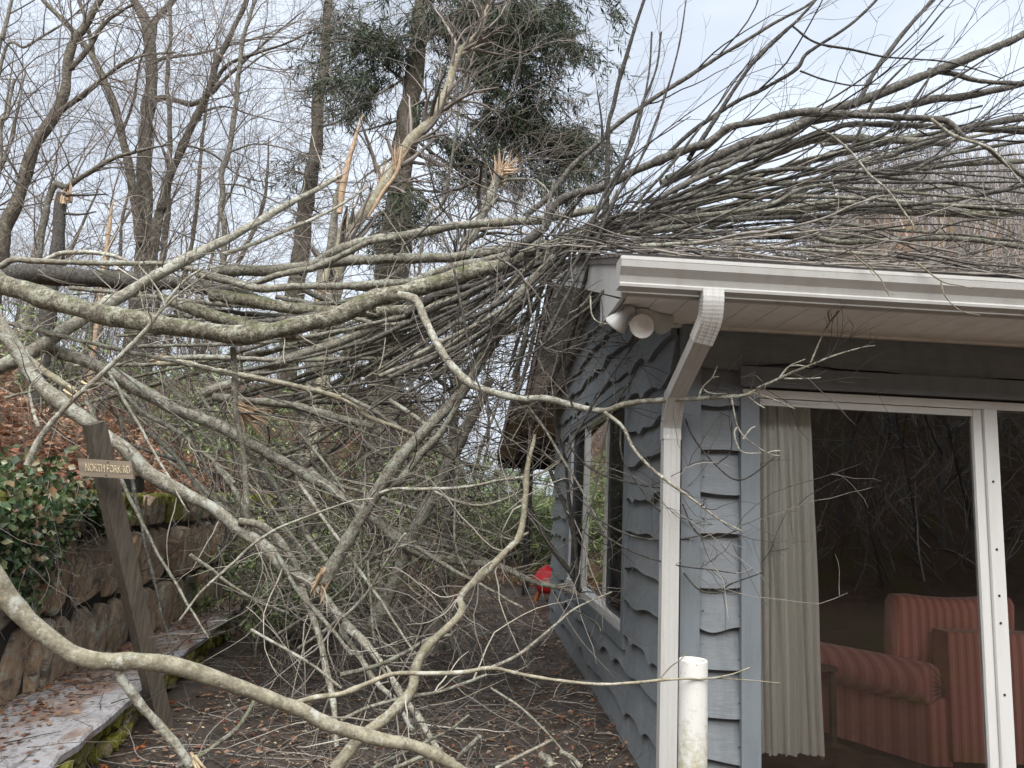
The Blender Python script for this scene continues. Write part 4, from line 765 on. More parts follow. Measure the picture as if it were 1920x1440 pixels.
foliage(t, [(640, 30, 26, 16), (655, 60, 24, 14), (600, 60, 20, 6), (630, 100, 22, 7), (570, 300, 22, 8), (560, 330, 20, 8), (640, 160, 22, 6), (610, 300, 20, 5), (620, 20, 22, 10), (570, 400, 22, 5)], 15.8)
t = Tree('small_tree', 'hazy pale bare sapling in front of the evergreen foliage', 'tree', 'bark_grey', group=G)
t.limb((6, 5, 3), (11, 11), '790,470 830,380 850,280 862,200 880,130 900,60', 'trunk', base=gbase(785, 500, 11)); t.limb((5, 3, 2), (11, 11), '850,285 900,230 960,180 1020,150'); t.limb((4, 2), (11, 11), '835,370 900,330 980,300 1060,300'); far_tw(t, 50, 330, 1100, .7, (.2, 0, .1))
# ------------------------------------------------------------------ snapped trees
GS = 'snapped trunks behind the pile'
t = Tree('snapped_tree', 'snapped leaning tree with long pale curved stem and peeled splinters', 'tree', 'bark_tan', group=GS)
t.limb((24, 22, 20, 14, 8), (9.5, 9.8), '640,455 660,430 707,367 740,313 773,260 807,227 840,167 857,103 893,67 907,37 922,-10', 'trunk', base=gbase(600, 560, 9.5))
t.limb((5, 9, 4), (9.42, 9.42), '690,408 715,365 745,320 753,275', mat='splinter', grow_=False); t.twigs([dict(count=60, L=(.3, 1.2), minr=.003, n=7, tmin=.4), dict(count=160, L=(.2, .7), minr=.0025, n=6)], mat='twig_far')
splinters(t.root, PY(745, 312, 9.5), (.02, 0, 1), .45, .07); splinters(t.root, PY(715, 340, 9.6), (.02, 0, 1), .38, .08)
t = Tree('snapped_tree', 'snapped grey stem ending in one long upright orange splinter', 'tree', 'bark_grey', group=GS)
t.limb((22, 17, 13), (9.7, 9.7), '600,560 618,480 628,400 640,345', 'trunk', base=gbase(590, 600, 9.7)); t.limb((11, 12, 9, 2), (9.6, 9.6), '636,400 645,340 660,280 672,240 681,214', 'splinter', mat='splinter', grow_=False)
splinters(t.root, PY(640, 345, 9.7), (.1, 0, 1), .4, .07, 5)
t = Tree('snapped_tree', 'snapped greenish trunk with a burst of reddish splinters near the roof', 'tree', 'bark', group=GS)
t.limb((16, 17, 18, 18), (7.6, 7.6), '868,490 880,457 903,400 923,360 937,330', 'trunk', base=gbase(860, 620, 7.6)); t.limb((8, 6, 5, 3), (7.6, 7.4), '935,342 960,336 990,336 1006,338'); t.limb((5, 5, 4, 3), (7.5, 7.4), '1006,338 1025,355 1036,375'); t.limb((12, 9, 5), (7.6, 7.5), '908,400 922,382 935,368', grow_=False)
splinters(t.root, PY(938, 330, 7.6), (.12, 0, 1), .38, .085, 9); splinters(t.root, PY(950, 318, 7.6), (.6, 0, .6), .33, .05, 5); splinters(t.root, PY(952, 322, 7.5), (1, 0, .1), .14, .07, 3)
t.twigs([dict(count=40, L=(.3, 1.1), minr=.0022, n=8, curl=.2), dict(count=140, L=(.15, .6), minr=.002, n=6, curl=.2)], mat='twig_mid')
t = Tree('tree_stump', 'short dark snapped stump with a broken orange top at the left', 'stump', 'bark_dark', group=GS)
t.limb((24, 21, 19), (9.5, 9.5), '105,480 110,430 116,362', 'trunk', base=gbase(105, 500, 9.5), grow_=False); splinters(t.root, PY(117, 366, 9.5), (0, 0, 1), .13, .12, 12); t.limb((5, 3), (9.5, 9.4), '120,366 155,366 198,364'); t.limb((5, 3), (9.5, 9.4), '118,400 150,402 180,397')
t = Tree('tree_stump', 'thin upright orange splintered stump left of the darkest tree', 'stump', 'splinter', group=GS)
t.limb((8, 9, 6, 1), (9, 9), '199,474 203,440 208,400 214,372', 'trunk', base=gbase(198, 500, 9), grow_=False)
t = Tree('tree_stump', 'broken leaning trunk with bare orange wood below the evergreen', 'stump', 'bark_tan', group=GS)
t.limb((16, 14, 9), (8.5, 8.5), '592,600 606,540 618,480', 'trunk', grow_=False); splinters(t.root, PY(600, 560, 8.4), (.1, 0, 1), .3, .07, 6)
# ------------------------------------------------------------------ rhododendrons and bamboo-like greens
def bush(name, label, c, rad, nst, nl, lf=(.10, .17), mat='rhodo', w=.24, group='rhododendrons behind the pile'):
    rt = thing(name, label, 'bush', (c[0], c[1], float(terr(c[0], c[1]))), group); g = float(terr(c[0], c[1]))
    P = np.zeros((nst, NP, 3)); P[:, 0] = np.array([c[0], c[1], g]) + rng.normal(size=(nst, 3)) * np.array([rad * .4, rad * .4, .02]); d = rng.normal(size=(nst, 3)) * .45 + np.array([0, 0, 1]); ln = rng.uniform(.5, 1, nst) * c[2]
    for j in range(1, NP): d += rng.normal(size=(nst, 3)) * .09; d /= np.linalg.norm(d, axis=1, keepdims=True); P[:, j] = P[:, j - 1] + d * (ln / NP)[:, None]
    R = np.linspace(.014, .004, NP)[None] * np.ones((nst, 1)); mb = MB(); mb.tubes(P, R, 5); Q, q = grow(P, R, nst * 6, (.15, .5), 1, .8, (0, 0, .2), .12, minr=.002); mb.tubes(Q, q, 4); mb.build('stems', 'twig_mid', rt)['kind'] = 'stuff'
    tips = Q[:, -1]; per = max(3, nl // len(tips)); C = np.repeat(tips, per, 0) + rng.normal(size=(len(tips) * per, 3)) * .03; D = rng.normal(size=C.shape); D[:, 2] = D[:, 2] * .5 - .35; L = rng.uniform(lf[0], lf[1], len(C))
    mb = MB(); mb.leaves(C, D, rng.normal(size=C.shape) * .3 + np.array([0, -.3, 1.]), L, L * w, -.04); mb.build('foliage', mat, rt)
spots = [(500, 12.5, 2.2), (620, 14, 2.4), (740, 14.5, 2.2), (820, 15, 2.0), (440, 13.5, 2.4), (680, 16, 2.6), (560, 16, 2.6), (370, 12.2, 2.0), (470, 8.6, 1.5), (560, 9.4, 1.7), (640, 8.8, 1.5), (700, 10.2, 1.8), (520, 10.8, 2.4), (420, 9.8, 1.6), (780, 11.2, 1.6), (600, 12.6, 2.6), (690, 12.0, 2.4), (90, 9.8, 2.1), (150, 10.4, 2.0), (860, 13.2, 1.7), (560, 7.7, 1.0), (665, 7.6, .9), (330, 10.6, 1.9), (760, 13.4, 2.5)]
for i, (px, Y, hgt) in enumerate(spots):
    x = PY(px, 700, Y)[0]; bush('rhododendron', 'one of the long leaved green rhododendrons showing through gaps in the branch pile', (x, Y, hgt), .45, 9, 620)
for i, (px, Y, hgt, n) in enumerate(((1025, 15.6, 1.6, 2400), (965, 15.8, 1.4, 1600), (1012, 17.2, 1.9, 2200), (985, 16.4, 1.5, 1400), (1035, 18.5, 2.8, 2600), (950, 17, 1.8, 1600), (905, 18, 2.4, 2000), (850, 16, 1.8, 1500))):
    x = PY(px, 900, Y)[0]; bush('bamboo', 'one of the bright yellow green leafy clumps beyond the porch post', (x, Y, hgt), .6, 16, n, (.12, .26), w=.14, group='yellow green clumps beyond the porch')
# hillside wood at the right beyond the roof
mb = MB(); n = 2300; X = rng.uniform(14, 85, n); Y = rng.uniform(48, 92, n); Z = terr(X, Y); hh = rng.uniform(5, 10, n); P = np.zeros((n, 8, 3)); P[:, 0] = np.stack([X, Y, Z - .3], 1)
d = np.stack([rng.normal(size=n) * .08, rng.normal(size=n) * .08, np.ones(n)], 1)
for j in range(1, 8): d += rng.normal(size=(n, 3)) * .05; d /= np.linalg.norm(d, axis=1, keepdims=True); P[:, j] = P[:, j - 1] + d * (hh / 7)[:, None]
R = np.linspace(.13, .03, 8)[None] * rng.uniform(.5, 1.2, (n, 1)); mb.tubes(P, R, 3); Q, q = grow(P, R, 26000, (1.0, 3.2), .7, .9, (0, 0, .3), .1, minr=.014, n=5, tmin=.3, rmax=.035); mb.tubes(Q, q, 3)
tag(mb.build('hillside_wood', 'hill_tree'), 'far leafless grey wood covering the hill beyond the roof', 'wood', kind='stuff')
# brush across the yard
mb = MB(); n = 1500; X = rng.uniform(-4, 26, n); Y = -rng.uniform(5.8, 20, n); P0 = np.zeros((n, 6, 3)); P0[:, 0] = np.stack([X, Y, terr(X, Y)], 1); d = np.stack([rng.normal(size=n) * .5, rng.normal(size=n) * .4, np.ones(n)], 1)
for j in range(1, 6): d += rng.normal(size=(n, 3)) * .15; d /= np.linalg.norm(d, axis=1, keepdims=True); P0[:, j] = P0[:, j - 1] + d * (rng.uniform(.8, 3, n) / 5)[:, None]
mb.tubes(P0, np.linspace(.02, .006, 6)[None] * np.ones((n, 1)), 3); Q, q = grow(P0, np.full((n, 6), .014), 9000, (.4, 1.5), .9, .7, (0, 0, .1), .15, minr=.005, n=6, tmin=.1); mb.tubes(Q, q, 3)
tag(mb.build('opposite_thicket', 'pale_brush'), 'pale brush growing on the bank across the yard, mirrored in the glass', 'thicket', kind='stuff')
# wooded bank across the yard, behind the camera (seen reflected in the glass)
mb = MB(); n = 240; X = rng.uniform(-8, 32, n); Y = -rng.uniform(6.5, 26, n); Z = terr(X, Y); hh = rng.uniform(2, 9, n); P = np.zeros((n, NP, 3)); P[:, 0] = np.stack([X, Y, Z - .2], 1); d = np.stack([rng.normal(size=n) * .1, rng.normal(size=n) * .1, np.ones(n)], 1)
for j in range(1, NP): d += rng.normal(size=(n, 3)) * .04; d /= np.linalg.norm(d, axis=1, keepdims=True); P[:, j] = P[:, j - 1] + d * (hh / NP)[:, None]
R = np.linspace(.08, .015, NP)[None] * rng.uniform(.4, 1.2, (n, 1)); mb.tubes(P, R, 5); Q, q = grow(P, R, 5000, (.8, 2.6), .8, .8, (0, 0, .2), .12, minr=.008, n=6, tmin=.2, rmax=.03); mb.tubes(Q, q, 3)
tag(mb.build('opposite_wood', 'hill_tree'), 'leafless wood across the yard mirrored in the glass door', 'wood', kind='stuff')
# ------------------------------------------------------------------ the fallen trees
GT = 'fallen trees and limbs heaped beside the house'
def small_tw(t, a, b, L1=(.25, .8), L2=(.1, .4), bias=(0, 0, 0), mat=None, mr=.0011, sp=.9, tmin=.15, rmax=.005, only=None):
    return t.twigs([dict(count=a, L=L1, spread=sp, fwd=.7, bias=bias, curl=.15, minr=mr, n=9, tmin=tmin, rmax=rmax, sides=5), dict(count=b, L=L2, spread=.9, fwd=.8, bias=bias, curl=.17, minr=mr * .8, n=6, tmin=.2, rmax=rmax * .6, sides=4)], mat=mat, only=only)
def L(label, w, Y, pts, mat='bark', tw=(0, 0), name='fallen_limb', twm='twig', part='limb', cat='limb', bias=(0, 0, 0), **k):
    t = Tree(name, label, cat, mat, twm, GT); t.limb(w, Y, pts, part, **k)
    if tw[0]: small_tw(t, tw[0], tw[1], bias=bias)
    return t
# A: crown of the fallen tree, swept across the roof
A = Tree('fallen_tree', 'crown of the fallen tree swept over the roof corner, dozens of bare limbs fanning right', 'tree', 'bark_mid', 'twig_mid', GT)
for w, Y, p, m in [
 ((15, 14, 12), (6.2, 5.4), '560,510 640,467 707,447 773,440 857,423 940,417 1007,413 1050,405 1120,392', 'bark'),
 ((17, 16, 15), (5.9, 5.2), '400,507 500,507 567,500 640,490 700,487 760,484 840,483 920,472 1010,462 1090,450', 'bark'),
 ((15, 14, 13, 10, 7), (4.9, 4.6, 4.2, 4.0), '953,478 1000,443 1023,423 1030,400 1060,370 1123,353 1160,337 1207,313 1280,283 1330,267 1363,240 1413,230 1467,217 1507,210 1563,213 1647,218 1747,223 1780,230 1813,260 1850,275 1890,310 1950,350', None),
 ((10, 9, 8, 6, 4), (5.4, 4.8), '985,405 1030,367 1073,313 1123,267 1153,237 1207,197 1280,150 1347,107 1413,67 1463,37 1500,18 1560,-20', None),
 ((9, 8, 7, 5), (4.3, 4.2), '1132,420 1137,367 1140,283 1140,233 1150,200 1163,143 1183,77 1207,0 1215,-30', 'bark_dark'),
 ((8, 7, 6, 4), (4.6, 4.4), '1290,300 1340,225 1390,147 1420,110 1467,63 1493,40 1530,0 1550,-30', 'bark_dark'),
 ((8, 7, 6, 4), (4.7, 4.5), '1240,300 1300,245 1377,193 1430,167 1493,130 1510,103 1543,80 1580,57 1613,30 1643,0 1665,-25', 'bark_dark'),
 ((9, 8, 6), (5.0, 5.0), '1600,200 1613,183 1633,147 1657,110 1690,67 1730,20 1770,-25', 'bark_dark'),
 ((12, 15, 17, 15, 12), (5.1, 5.2), '1250,335 1330,300 1400,268 1470,247 1557,207 1613,190 1680,163 1763,130 1813,110 1880,83 1960,45', None),
 ((14, 14, 13, 10), (5.4, 5.3), '1240,345 1340,303 1447,267 1513,230 1580,217 1663,207 1747,187 1813,180 1920,157 1990,140', None),
 ((10, 10, 9), (5.3, 5.6), '1280,350 1330,313 1413,293 1480,267 1547,247 1597,233 1700,235 1800,240 1960,250', None),
 ((13, 14, 12), (5.6, 5.4), '1240,395 1280,375 1330,343 1400,315 1450,290 1530,262 1640,262 1780,268', 'bark'),
 ((8, 7, 6), (4.5, 4.4), '1200,400 1280,373 1347,357 1397,327 1480,317 1580,320 1697,323 1763,293 1847,277 1960,258', None),
 ((13, 12, 11, 10), (5.2, 5.5), '1330,420 1423,390 1497,360 1563,320 1647,300 1697,280 1813,240 1863,230 1980,214', None),
 ((12, 17, 16, 9), (5.3, 5.3), '1370,410 1423,397 1480,393 1557,383 1600,380', 'bark_thick'),
 ((13, 14, 14), (5.8, 5.6), '1560,395 1640,393 1713,397 1813,400 1970,396', 'bark_thick'),
 ((9, 8, 8), (4.8, 4.9), '1180,425 1280,415 1413,410 1547,403 1613,387 1713,383 1813,370 1960,338', None),
 ((8, 7, 6), (4.0, 4.0), '1200,462 1280,457 1380,455 1430,463 1497,467 1580,473 1680,480', 'bark'),
 ((9, 10, 9), (4.5, 4.5), '1440,432 1513,430 1547,450 1630,453 1713,447 1780,447 1847,453 1960,470', 'bark'),
 ((11, 10, 9), (6, 5.8), '1560,335 1640,327 1780,310 1847,305 1960,301', 'bark'),
 ((7, 6, 5), (5, 5), '1620,320 1667,333 1780,343 1847,353 1960,366', None),
 ((5, 4, 4, 3), (4.2, 4.1), '1520,235 1563,257 1597,287 1630,327 1667,360 1713,423', 'bark_pale'),
 ((4, 4, 3, 2), (4.4, 4.4), '1487,50 1530,80 1597,93 1663,107 1780,117 1880,147', 'bark_dark'),
 ((4, 3, 2), (4.5, 4.5), '1500,133 1547,150 1597,160 1647,157', 'bark_dark'),
 ((8, 8, 7), (5.7, 5.7), '1540,272 1607,263 1680,260 1780,247 1960,236', 'bark'),
 ((9, 8, 8), (5.2, 5.2), '1740,132 1780,137 1847,153 1970,158', None),
 ((6, 6, 4, 2), (4.1, 4.0), '1745,223 1790,255 1850,275 1880,300 1917,345', 'bark_pale'),
 ((8, 8, 7, 5), (4.6, 4.4), '1200,433 1260,413 1350,400 1440,385 1500,355 1560,345', 'bark'),
 ((6, 5, 3), (4.1, 4.0), '1165,440 1175,420 1230,385 1290,370 1330,345', 'bark_dark'),
 ((6, 5, 4, 2), (4.0, 4.0), '1020,640 1060,560 1110,470 1150,380 1200,300 1240,200 1270,100 1290,-20', 'bark_dark'),
 ((6, 5, 3), (4.2, 4.2), '1100,430 1160,330 1195,220 1230,130 1240,60', 'bark_dark'),
 ((6, 5, 3), (4.1, 4.1), '1040,560 1090,470 1130,370 1185,270 1215,150 1222,60', 'bark_dark'),
 ((5, 4, 2), (4.1, 4.0), '1130,300 1128,230 1120,170', 'bark_dark')]:
    A.limb([x * 1.2 for x in w], Y, p, 'limb', mat=m)
for i in range(38):                                          # fan of further limbs, roof corner to the right
    a = rnd.random(); x0 = rnd.uniform(960, 1330); y0 = 480 - (x0 - 950) * rnd.uniform(.10, .42); yr = 90 + 385 * a ** .8; Y0 = rnd.uniform(4.3, 6.0); xm = (x0 + 1960) / 2
    ym = (y0 + yr) / 2 - rnd.uniform(-10, 60) * (1 - a * .5); w = rnd.choice((4, 5, 6, 7, 9, 11)); xe = rnd.uniform(1500, 2050)
    yy = lambda x: (1 - ((x - x0) / (1960 - x0))) ** 2 * y0 + 2 * (1 - (x - x0) / (1960 - x0)) * ((x - x0) / (1960 - x0)) * ym + ((x - x0) / (1960 - x0)) ** 2 * yr
    A.limb((w, w, w * .8, w * .45), (Y0, Y0 + rnd.uniform(-.6, .5)), ' '.join('%d,%d' % (x, min(yy(x) + rnd.uniform(-4, 4), 472)) for x in np.linspace(x0, xe, 7)), 'limb', mat=rnd.choice(('bark_mid', 'bark_mid', 'bark', 'bark', 'bark_dark')), jit=1.)
for i in range(26):                                          # steeper limbs crossing the bundle
    x0 = rnd.uniform(1020, 1750); y0 = 455 - (x0 - 1000) * rnd.uniform(.05, .40); an = math.radians(rnd.choice((rnd.uniform(38, 66), rnd.uniform(22, 45), rnd.uniform(-14, 8)))); ln_ = rnd.uniform(180, 480); w = rnd.choice((4, 5, 6, 7)); Y0 = rnd.uniform(4.2, 5.4)
    x1, y1 = x0 + ln_ * math.cos(an), y0 - ln_ * math.sin(an); k = rnd.uniform(-22, 22)
    A.limb((w, w * .85, w * .6, w * .3), (Y0, Y0 - .2), '%d,%d %d,%d %d,%d %d,%d' % (x0, y0, x0 * .66 + x1 * .34 + k * .6, y0 * .66 + y1 * .34 + k, x0 * .3 + x1 * .7 + k * .4, y0 * .3 + y1 * .7 + k * .8, x1, min(y1, 470)), 'limb', mat=rnd.choice(('bark_dark', 'bark_dark', 'bark_mid')), jit=2.2)
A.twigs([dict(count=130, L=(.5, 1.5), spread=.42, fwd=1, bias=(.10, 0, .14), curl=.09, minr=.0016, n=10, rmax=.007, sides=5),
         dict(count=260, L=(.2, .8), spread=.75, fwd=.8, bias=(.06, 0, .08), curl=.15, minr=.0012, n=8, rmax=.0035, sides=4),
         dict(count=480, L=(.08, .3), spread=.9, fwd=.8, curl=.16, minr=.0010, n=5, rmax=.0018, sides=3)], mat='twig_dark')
# brush lying on the shingles and in the gutter
t = Tree('roof_brush', 'tangle of thin twigs and bark lying on the shingles above the gutter', 'brush', 'bark_mid', 'twig_mid', GT); mb = MB(); n = 330
X = rng.uniform(.62, 5.2, n); Y = 3.42 + rng.random(n) ** 1.6 * 2.6; Z = 2.66 + SL * (Y - EY) + .03 + rng.random(n) ** 2.2 * .12; P = np.zeros((n, NP, 3)); P[:, 0] = np.stack([X, Y, Z], 1); d = np.stack([np.where(rng.random(n) < .8, 1, -1) * 1., rng.normal(size=n) * .3, rng.normal(size=n) * .10 + .05], 1); ln = rng.uniform(.3, 1.6, n)
for j in range(1, NP):
    d = d + rng.normal(size=(n, 3)) * np.array([.06, .06, .06]); d /= np.linalg.norm(d, axis=1, keepdims=True); P[:, j] = P[:, j - 1] + d * (ln / NP)[:, None]
    lim = np.where(P[:, j, 1] < RY, 2.70 + SL * (P[:, j, 1] - EY), 0); P[:, j, 2] = np.maximum(P[:, j, 2], lim); P[:, j, 1] = np.maximum(P[:, j, 1], 3.36)
R = np.linspace(1, .5, NP)[None] * rng.uniform(.0022, .009, (n, 1)); mb.tubes(P, R, 5)
Q, q = grow(P, R, 900, (.12, .45), .9, .8, (0, 0, .05), .16, minr=.0012, n=7, rmax=.003); Q[:, :, 2] = np.maximum(Q[:, :, 2], 2.70 + SL * (Q[:, :, 1] - EY)); Q[:, :, 1] = np.maximum(Q[:, :, 1], 3.33); mb.tubes(Q, q, 4)
o = tag(mb.build('roof_brush', 'twig_mid', smooth=True), 'tangle of thin twigs and bark lying on the shingles above the gutter', 'brush', kind='stuff')
for w, p, lb in (((4, 3, 2), '1600,478 1645,515 1662,545 1668,556', 'short forked twig hanging over the gutter, nearer the light'), ((4, 3, 2), '1718,492 1765,527 1800,535 1824,541', 'forked twig hanging over the gutter, farther right')):
    t = Tree('hanging_twig', lb, 'twig', 'bark_tan', group='twigs hanging over the gutter'); t.limb(w, (3.25, 3.22), p, 'stem')
    if '1718' in p: t.limb((3, 2.4, 1.6), (3.22, 3.2), '1764,528 1772,555 1800,582 1838,591', 'side_twig')
    else: t.limb((2, 1.5), (3.22, 3.2), '1660,542 1676,552', 'side_twig'); t.limb((2, 1.5), (3.22, 3.2), '1630,505 1640,518', 'side_twig')
# thick limbs on the left
m1 = L('thickest mossy trunk sagging from the left edge across to the roof corner', (38, 37, 36, 34, 33, 30, 27), (5.0, 4.6, 4.6, 4.8, 5.1), '-40,495 0,530 67,553 167,583 267,603 333,613 433,627 517,620 583,603 640,590 700,560 757,548 820,530 880,510 930,500 985,480 1030,460', 'bark_thick', name='fallen_log', part='trunk', cat='trunk')
m1.limb((16, 15, 14, 13, 12, 10, 8, 6, 4, 2), (4.75, 4.4, 3.9, 3.6, 3.45), '748,553 780,563 797,600 817,640 840,677 873,713 907,730 973,747 1023,747 1073,760 1130,770 1173,757 1240,750 1290,748 1347,745 1400,740 1423,727 1460,710 1513,687 1563,667 1613,652 1640,648', 'branch', mat='bark_pale', jit=.6)
def c6(s): return ' '.join('%.1f,%.1f' % (1280 + float(a.split(',')[0]) / 3, 480 + float(a.split(',')[1]) / 3) for a in s.split())
for p, Y in (('720,600 780,460 830,370 930,245', 3.5), ('825,370 820,310 850,270 880,250', 3.5), ('570,690 700,690 775,685', 3.5), ('400,770 520,810 630,860', 3.55), ('275,800 290,880 310,960 360,1030 480,1110 555,1125', 3.6), ('310,960 290,1000 330,1100 440,1110', 3.6), ('370,790 410,825 460,855', 3.55), ('540,690 600,620 690,580', 3.5), ('90,795 110,740 165,685 195,620', 3.65), ('165,685 205,677', 3.65), ('110,742 150,770 245,775', 3.65), ('480,1110 500,1100 550,1095', 3.6), ('600,620 650,615 710,625', 3.5), ('340,1030 380,975 410,958', 3.6)):
    m1.limb((3.6, 3, 2.2), (Y, Y), c6(p), 'twig', mat='bark_pale', jit=.8, grow_=False)
m1.limb((8, 7, 6, 4, 3), (3.75, 3.6), '1133,773 1167,800 1187,840 1223,880 1267,913 1310,945 1350,975 1390,995', 'branch', mat='bark_pale', jit=.8)
small_tw(m1, 34, 60, (.15, .5), (.08, .3), mat='twig_dark', only=[1, 2], rmax=.003)
m2 = L('dark rough log lying level behind the thick mossy trunk at the left', (34, 36, 34, 26, 20), (6.3, 6.1), '-40,520 40,513 100,517 180,522 267,530 333,532 420,545 480,560', 'bark_dark', name='fallen_log', part='trunk', cat='trunk'); small_tw(m2, 30, 60)
L('upper broken mossy log ending in a blunt stub left of the light gap', (24, 24, 22, 18, 14), (5.6, 5.4), '397,553 450,560 500,570 567,580 640,583 700,588', 'bark_thick')
L('stout mossy log dipping right just under the blunt stub', (16, 22, 23, 22), (5.7, 5.3), '300,555 333,570 380,585 417,597 483,613 560,625', 'bark_thick', (10, 20))
L('thin pale limb arching along the top of the pile from the left edge', (11, 11, 10, 9, 7), (5.6, 5.6), '-20,505 0,500 27,487 80,490 167,493 240,494 317,495 367,507 433,523 483,537', 'bark_pale', (16, 30))
L('short pale limb bowed above the thin arching one', (8, 9, 8), (5.8, 5.8), '85,487 115,475 160,473 205,478 240,490', 'bark_pale')
L('long smooth limb running level from the blunt stub toward the roof', (12, 15, 15, 14), (5.6, 5.2), '370,515 430,528 483,541 560,537 640,537 707,533 773,527 840,503 900,490 980,470', 'bark', (10, 20))
L('forked limb lifting from the level limb up to the roof edge', (11, 12, 12, 10), (5.7, 5.3), '473,533 533,513 590,502 633,483 690,455 740,446', 'bark')
L('long pale grey trunk slanting up right from the left edge over the thick mossy trunk', (27, 25, 24, 20, 17, 12, 8), (4.9, 5.2, 6.0), '-30,700 0,687 60,660 117,623 180,580 233,553 300,513 350,485 400,462 467,425 550,378 640,330', 'bark_pale', (30, 60), part='trunk', name='fallen_log', cat='trunk')
L('second thinner pale limb slanting beside the long grey trunk', (9, 8, 6, 4), (5.6, 6), '420,478 480,455 540,430 620,395 690,350', 'bark_pale')
s8 = L('slender whitish sapling bent up right from the ivy across the thick trunk', (12, 11, 10, 9, 7, 4), (4.25, 4.2), '52,872 57,857 83,810 133,753 200,693 263,630 283,607 317,560 350,523 385,500', 'bark_pale', jit=.6)
for w, p in (((7, 6, 4, 3), '72,800 62,770 55,735 62,715 78,700'), ((4, 3, 2), '78,700 50,660 48,640 75,610 110,590'), ((4, 3), '300,585 340,548 380,520 395,510'), ((4, 3, 2), '310,575 300,550 280,520 262,500'), ((3.5, 2), '283,607 270,580 262,545')): s8.limb(w, (4.2, 4.2), p, 'twig', mat='bark_pale')
small_tw(s8, 26, 40, (.15, .5), (.08, .25), mat='twig', rmax=.003)
l9 = L('long lichen covered pole slanting down right past the sign post, forking at its foot', (26, 26, 25, 24, 22, 20), (4.6, 4.75, 5.0), '-20,590 0,613 33,660 67,713 117,757 183,807 233,840 283,890 340,923 400,953 450,993 500,1030 533,1067 583,1093', 'bark_pale', part='trunk', name='fallen_log', cat='trunk')
l9.limb((13, 12, 12, 10, 8), (5.0, 4.6), '575,1085 566,1100 583,1147 600,1200 612,1253 625,1320 632,1400', 'branch', mat='bark_pale'); l9.limb((15, 14, 13, 12, 10), (5.0, 4.3), '583,1093 612,1125 640,1160 690,1213 727,1260 757,1310 790,1353 840,1440', 'branch', mat='bark_pale')
l9.limb((12, 12, 13, 12), (4.85, 5.0), '447,977 480,982 512,1000 533,1027 560,1070', 'branch', mat='bark_pale'); small_tw(l9, 50, 130, (.3, .9), (.1, .4))
tb_ = L('short broken limb with a pale cut end above the sign post', (15, 14, 13), (4.7, 4.7), '-10,600 0,613 27,647 57,677 83,697 140,733', 'bark_tan'); splinters(tb_.root, PY(138, 732, 4.7), (.6, 0, -.4), .05, .05, 6, 'splinter_pale')
l11 = L('long limb slanting down right through the middle of the pile to the house wall', (25, 24, 23, 21, 19, 17, 16, 15, 12, 9), (5.1, 5.2, 5.3, 5.2, 5.0), '93,653 183,687 267,733 333,770 400,793 467,830 533,867 640,930 693,967 740,1008 787,1037 840,1050 940,1063 990,1087 1040,1100 1087,1113', 'bark', (50, 120), part='trunk', name='fallen_log', cat='trunk')
l11.limb((14, 13, 11, 8), (6.0, 5.4), '700,970 740,995 800,1020 850,1050', 'branch'); l11.limb((8, 7, 6), (5.8, 5.6), '800,1018 860,1030 905,1048 950,1065', 'branch', mat='bark_pale')
L('thin crooked limb under the long slanting limb at the left', (9, 8, 7), (5.3, 5.3), '187,707 233,740 267,773 317,800 350,820 372,845 400,863 440,905', 'bark_pale', (12, 24))
L('broken limb pointing down right above the mossy wall top', (9, 9, 7, 5), (5.4, 5.5), '273,807 317,843 353,887 378,925 400,947 440,990', 'bark')
L('thin mottled upright stem standing in front of the pile, broken at its top', (12, 11, 10, 11, 12), (4.7, 4.9), '437,650 440,713 443,780 453,830 460,880 463,960 468,1010', 'bark', (14, 26), name='broken_stem', cat='stem', part='stem')
t15 = L('straight grey limb with a fresh broken left end in the middle of the pile', (10, 10, 9, 8), (5.4, 5.4), '296,673 367,670 450,672 533,675 633,673 700,672', 'bark'); splinters(t15.root, PY(298, 673, 5.4), (-1, 0, -.1), .07, .05, 8)
L('yellowish limb drooping right from the fresh broken end', (10, 11, 11, 10, 9, 7), (5.2, 4.9), '296,682 350,680 383,690 433,700 500,713 567,727 640,747 690,780 740,800 800,825', 'bark_tan', (20, 36))
L('stout limb rising right below the thick mossy trunk', (20, 20, 19, 18, 15, 12), (5.5, 5.2), '383,737 450,713 500,693 567,663 640,640 707,610 757,593 820,575 880,550 940,520', 'bark')
L('curved mossy limb rising right under the stout one', (14, 14, 13, 10), (5.6, 5.3), '640,667 707,647 740,633 790,638 807,660', 'bark')
t19 = L('split limb with torn orange wood in the middle of the pile', (15, 16, 15, 14, 12), (5.3, 5.4), '400,745 467,752 550,760 600,775 640,785 700,800', 'bark'); splinters(t19.root, PY(450, 770, 5.2), (.9, 0, -.35), .3, .07, 10)
L('thick broken stub beside the bend of the pale drooping branch', (20, 20, 18, 16), (5.3, 5.3), '707,586 740,582 773,580 823,567 860,552', 'bark_thick')
L('dark torn limb running under the trunk near the roof edge', (16, 16, 15, 13), (5.2, 5.0), '760,590 820,553 873,540 940,520 973,500 1010,480', 'bark_dark')
for w, p in ((12, '640,640 720,628 790,600 850,575'), (10, '560,640 640,650 720,665 800,650'), (9, '600,700 680,690 760,690 850,670'), (12, '880,720 930,640 985,560'), (9, '560,607 640,620 700,640'), (8, '620,720 700,680 780,640 850,600 910,560'), (8, '640,700 730,705 820,690 880,670')):
    L('one of the mossy limbs layered under the thick trunk left of the roof corner', (w, w, w * .8), (5.8, 5.4), p, 'bark', (6, 12))
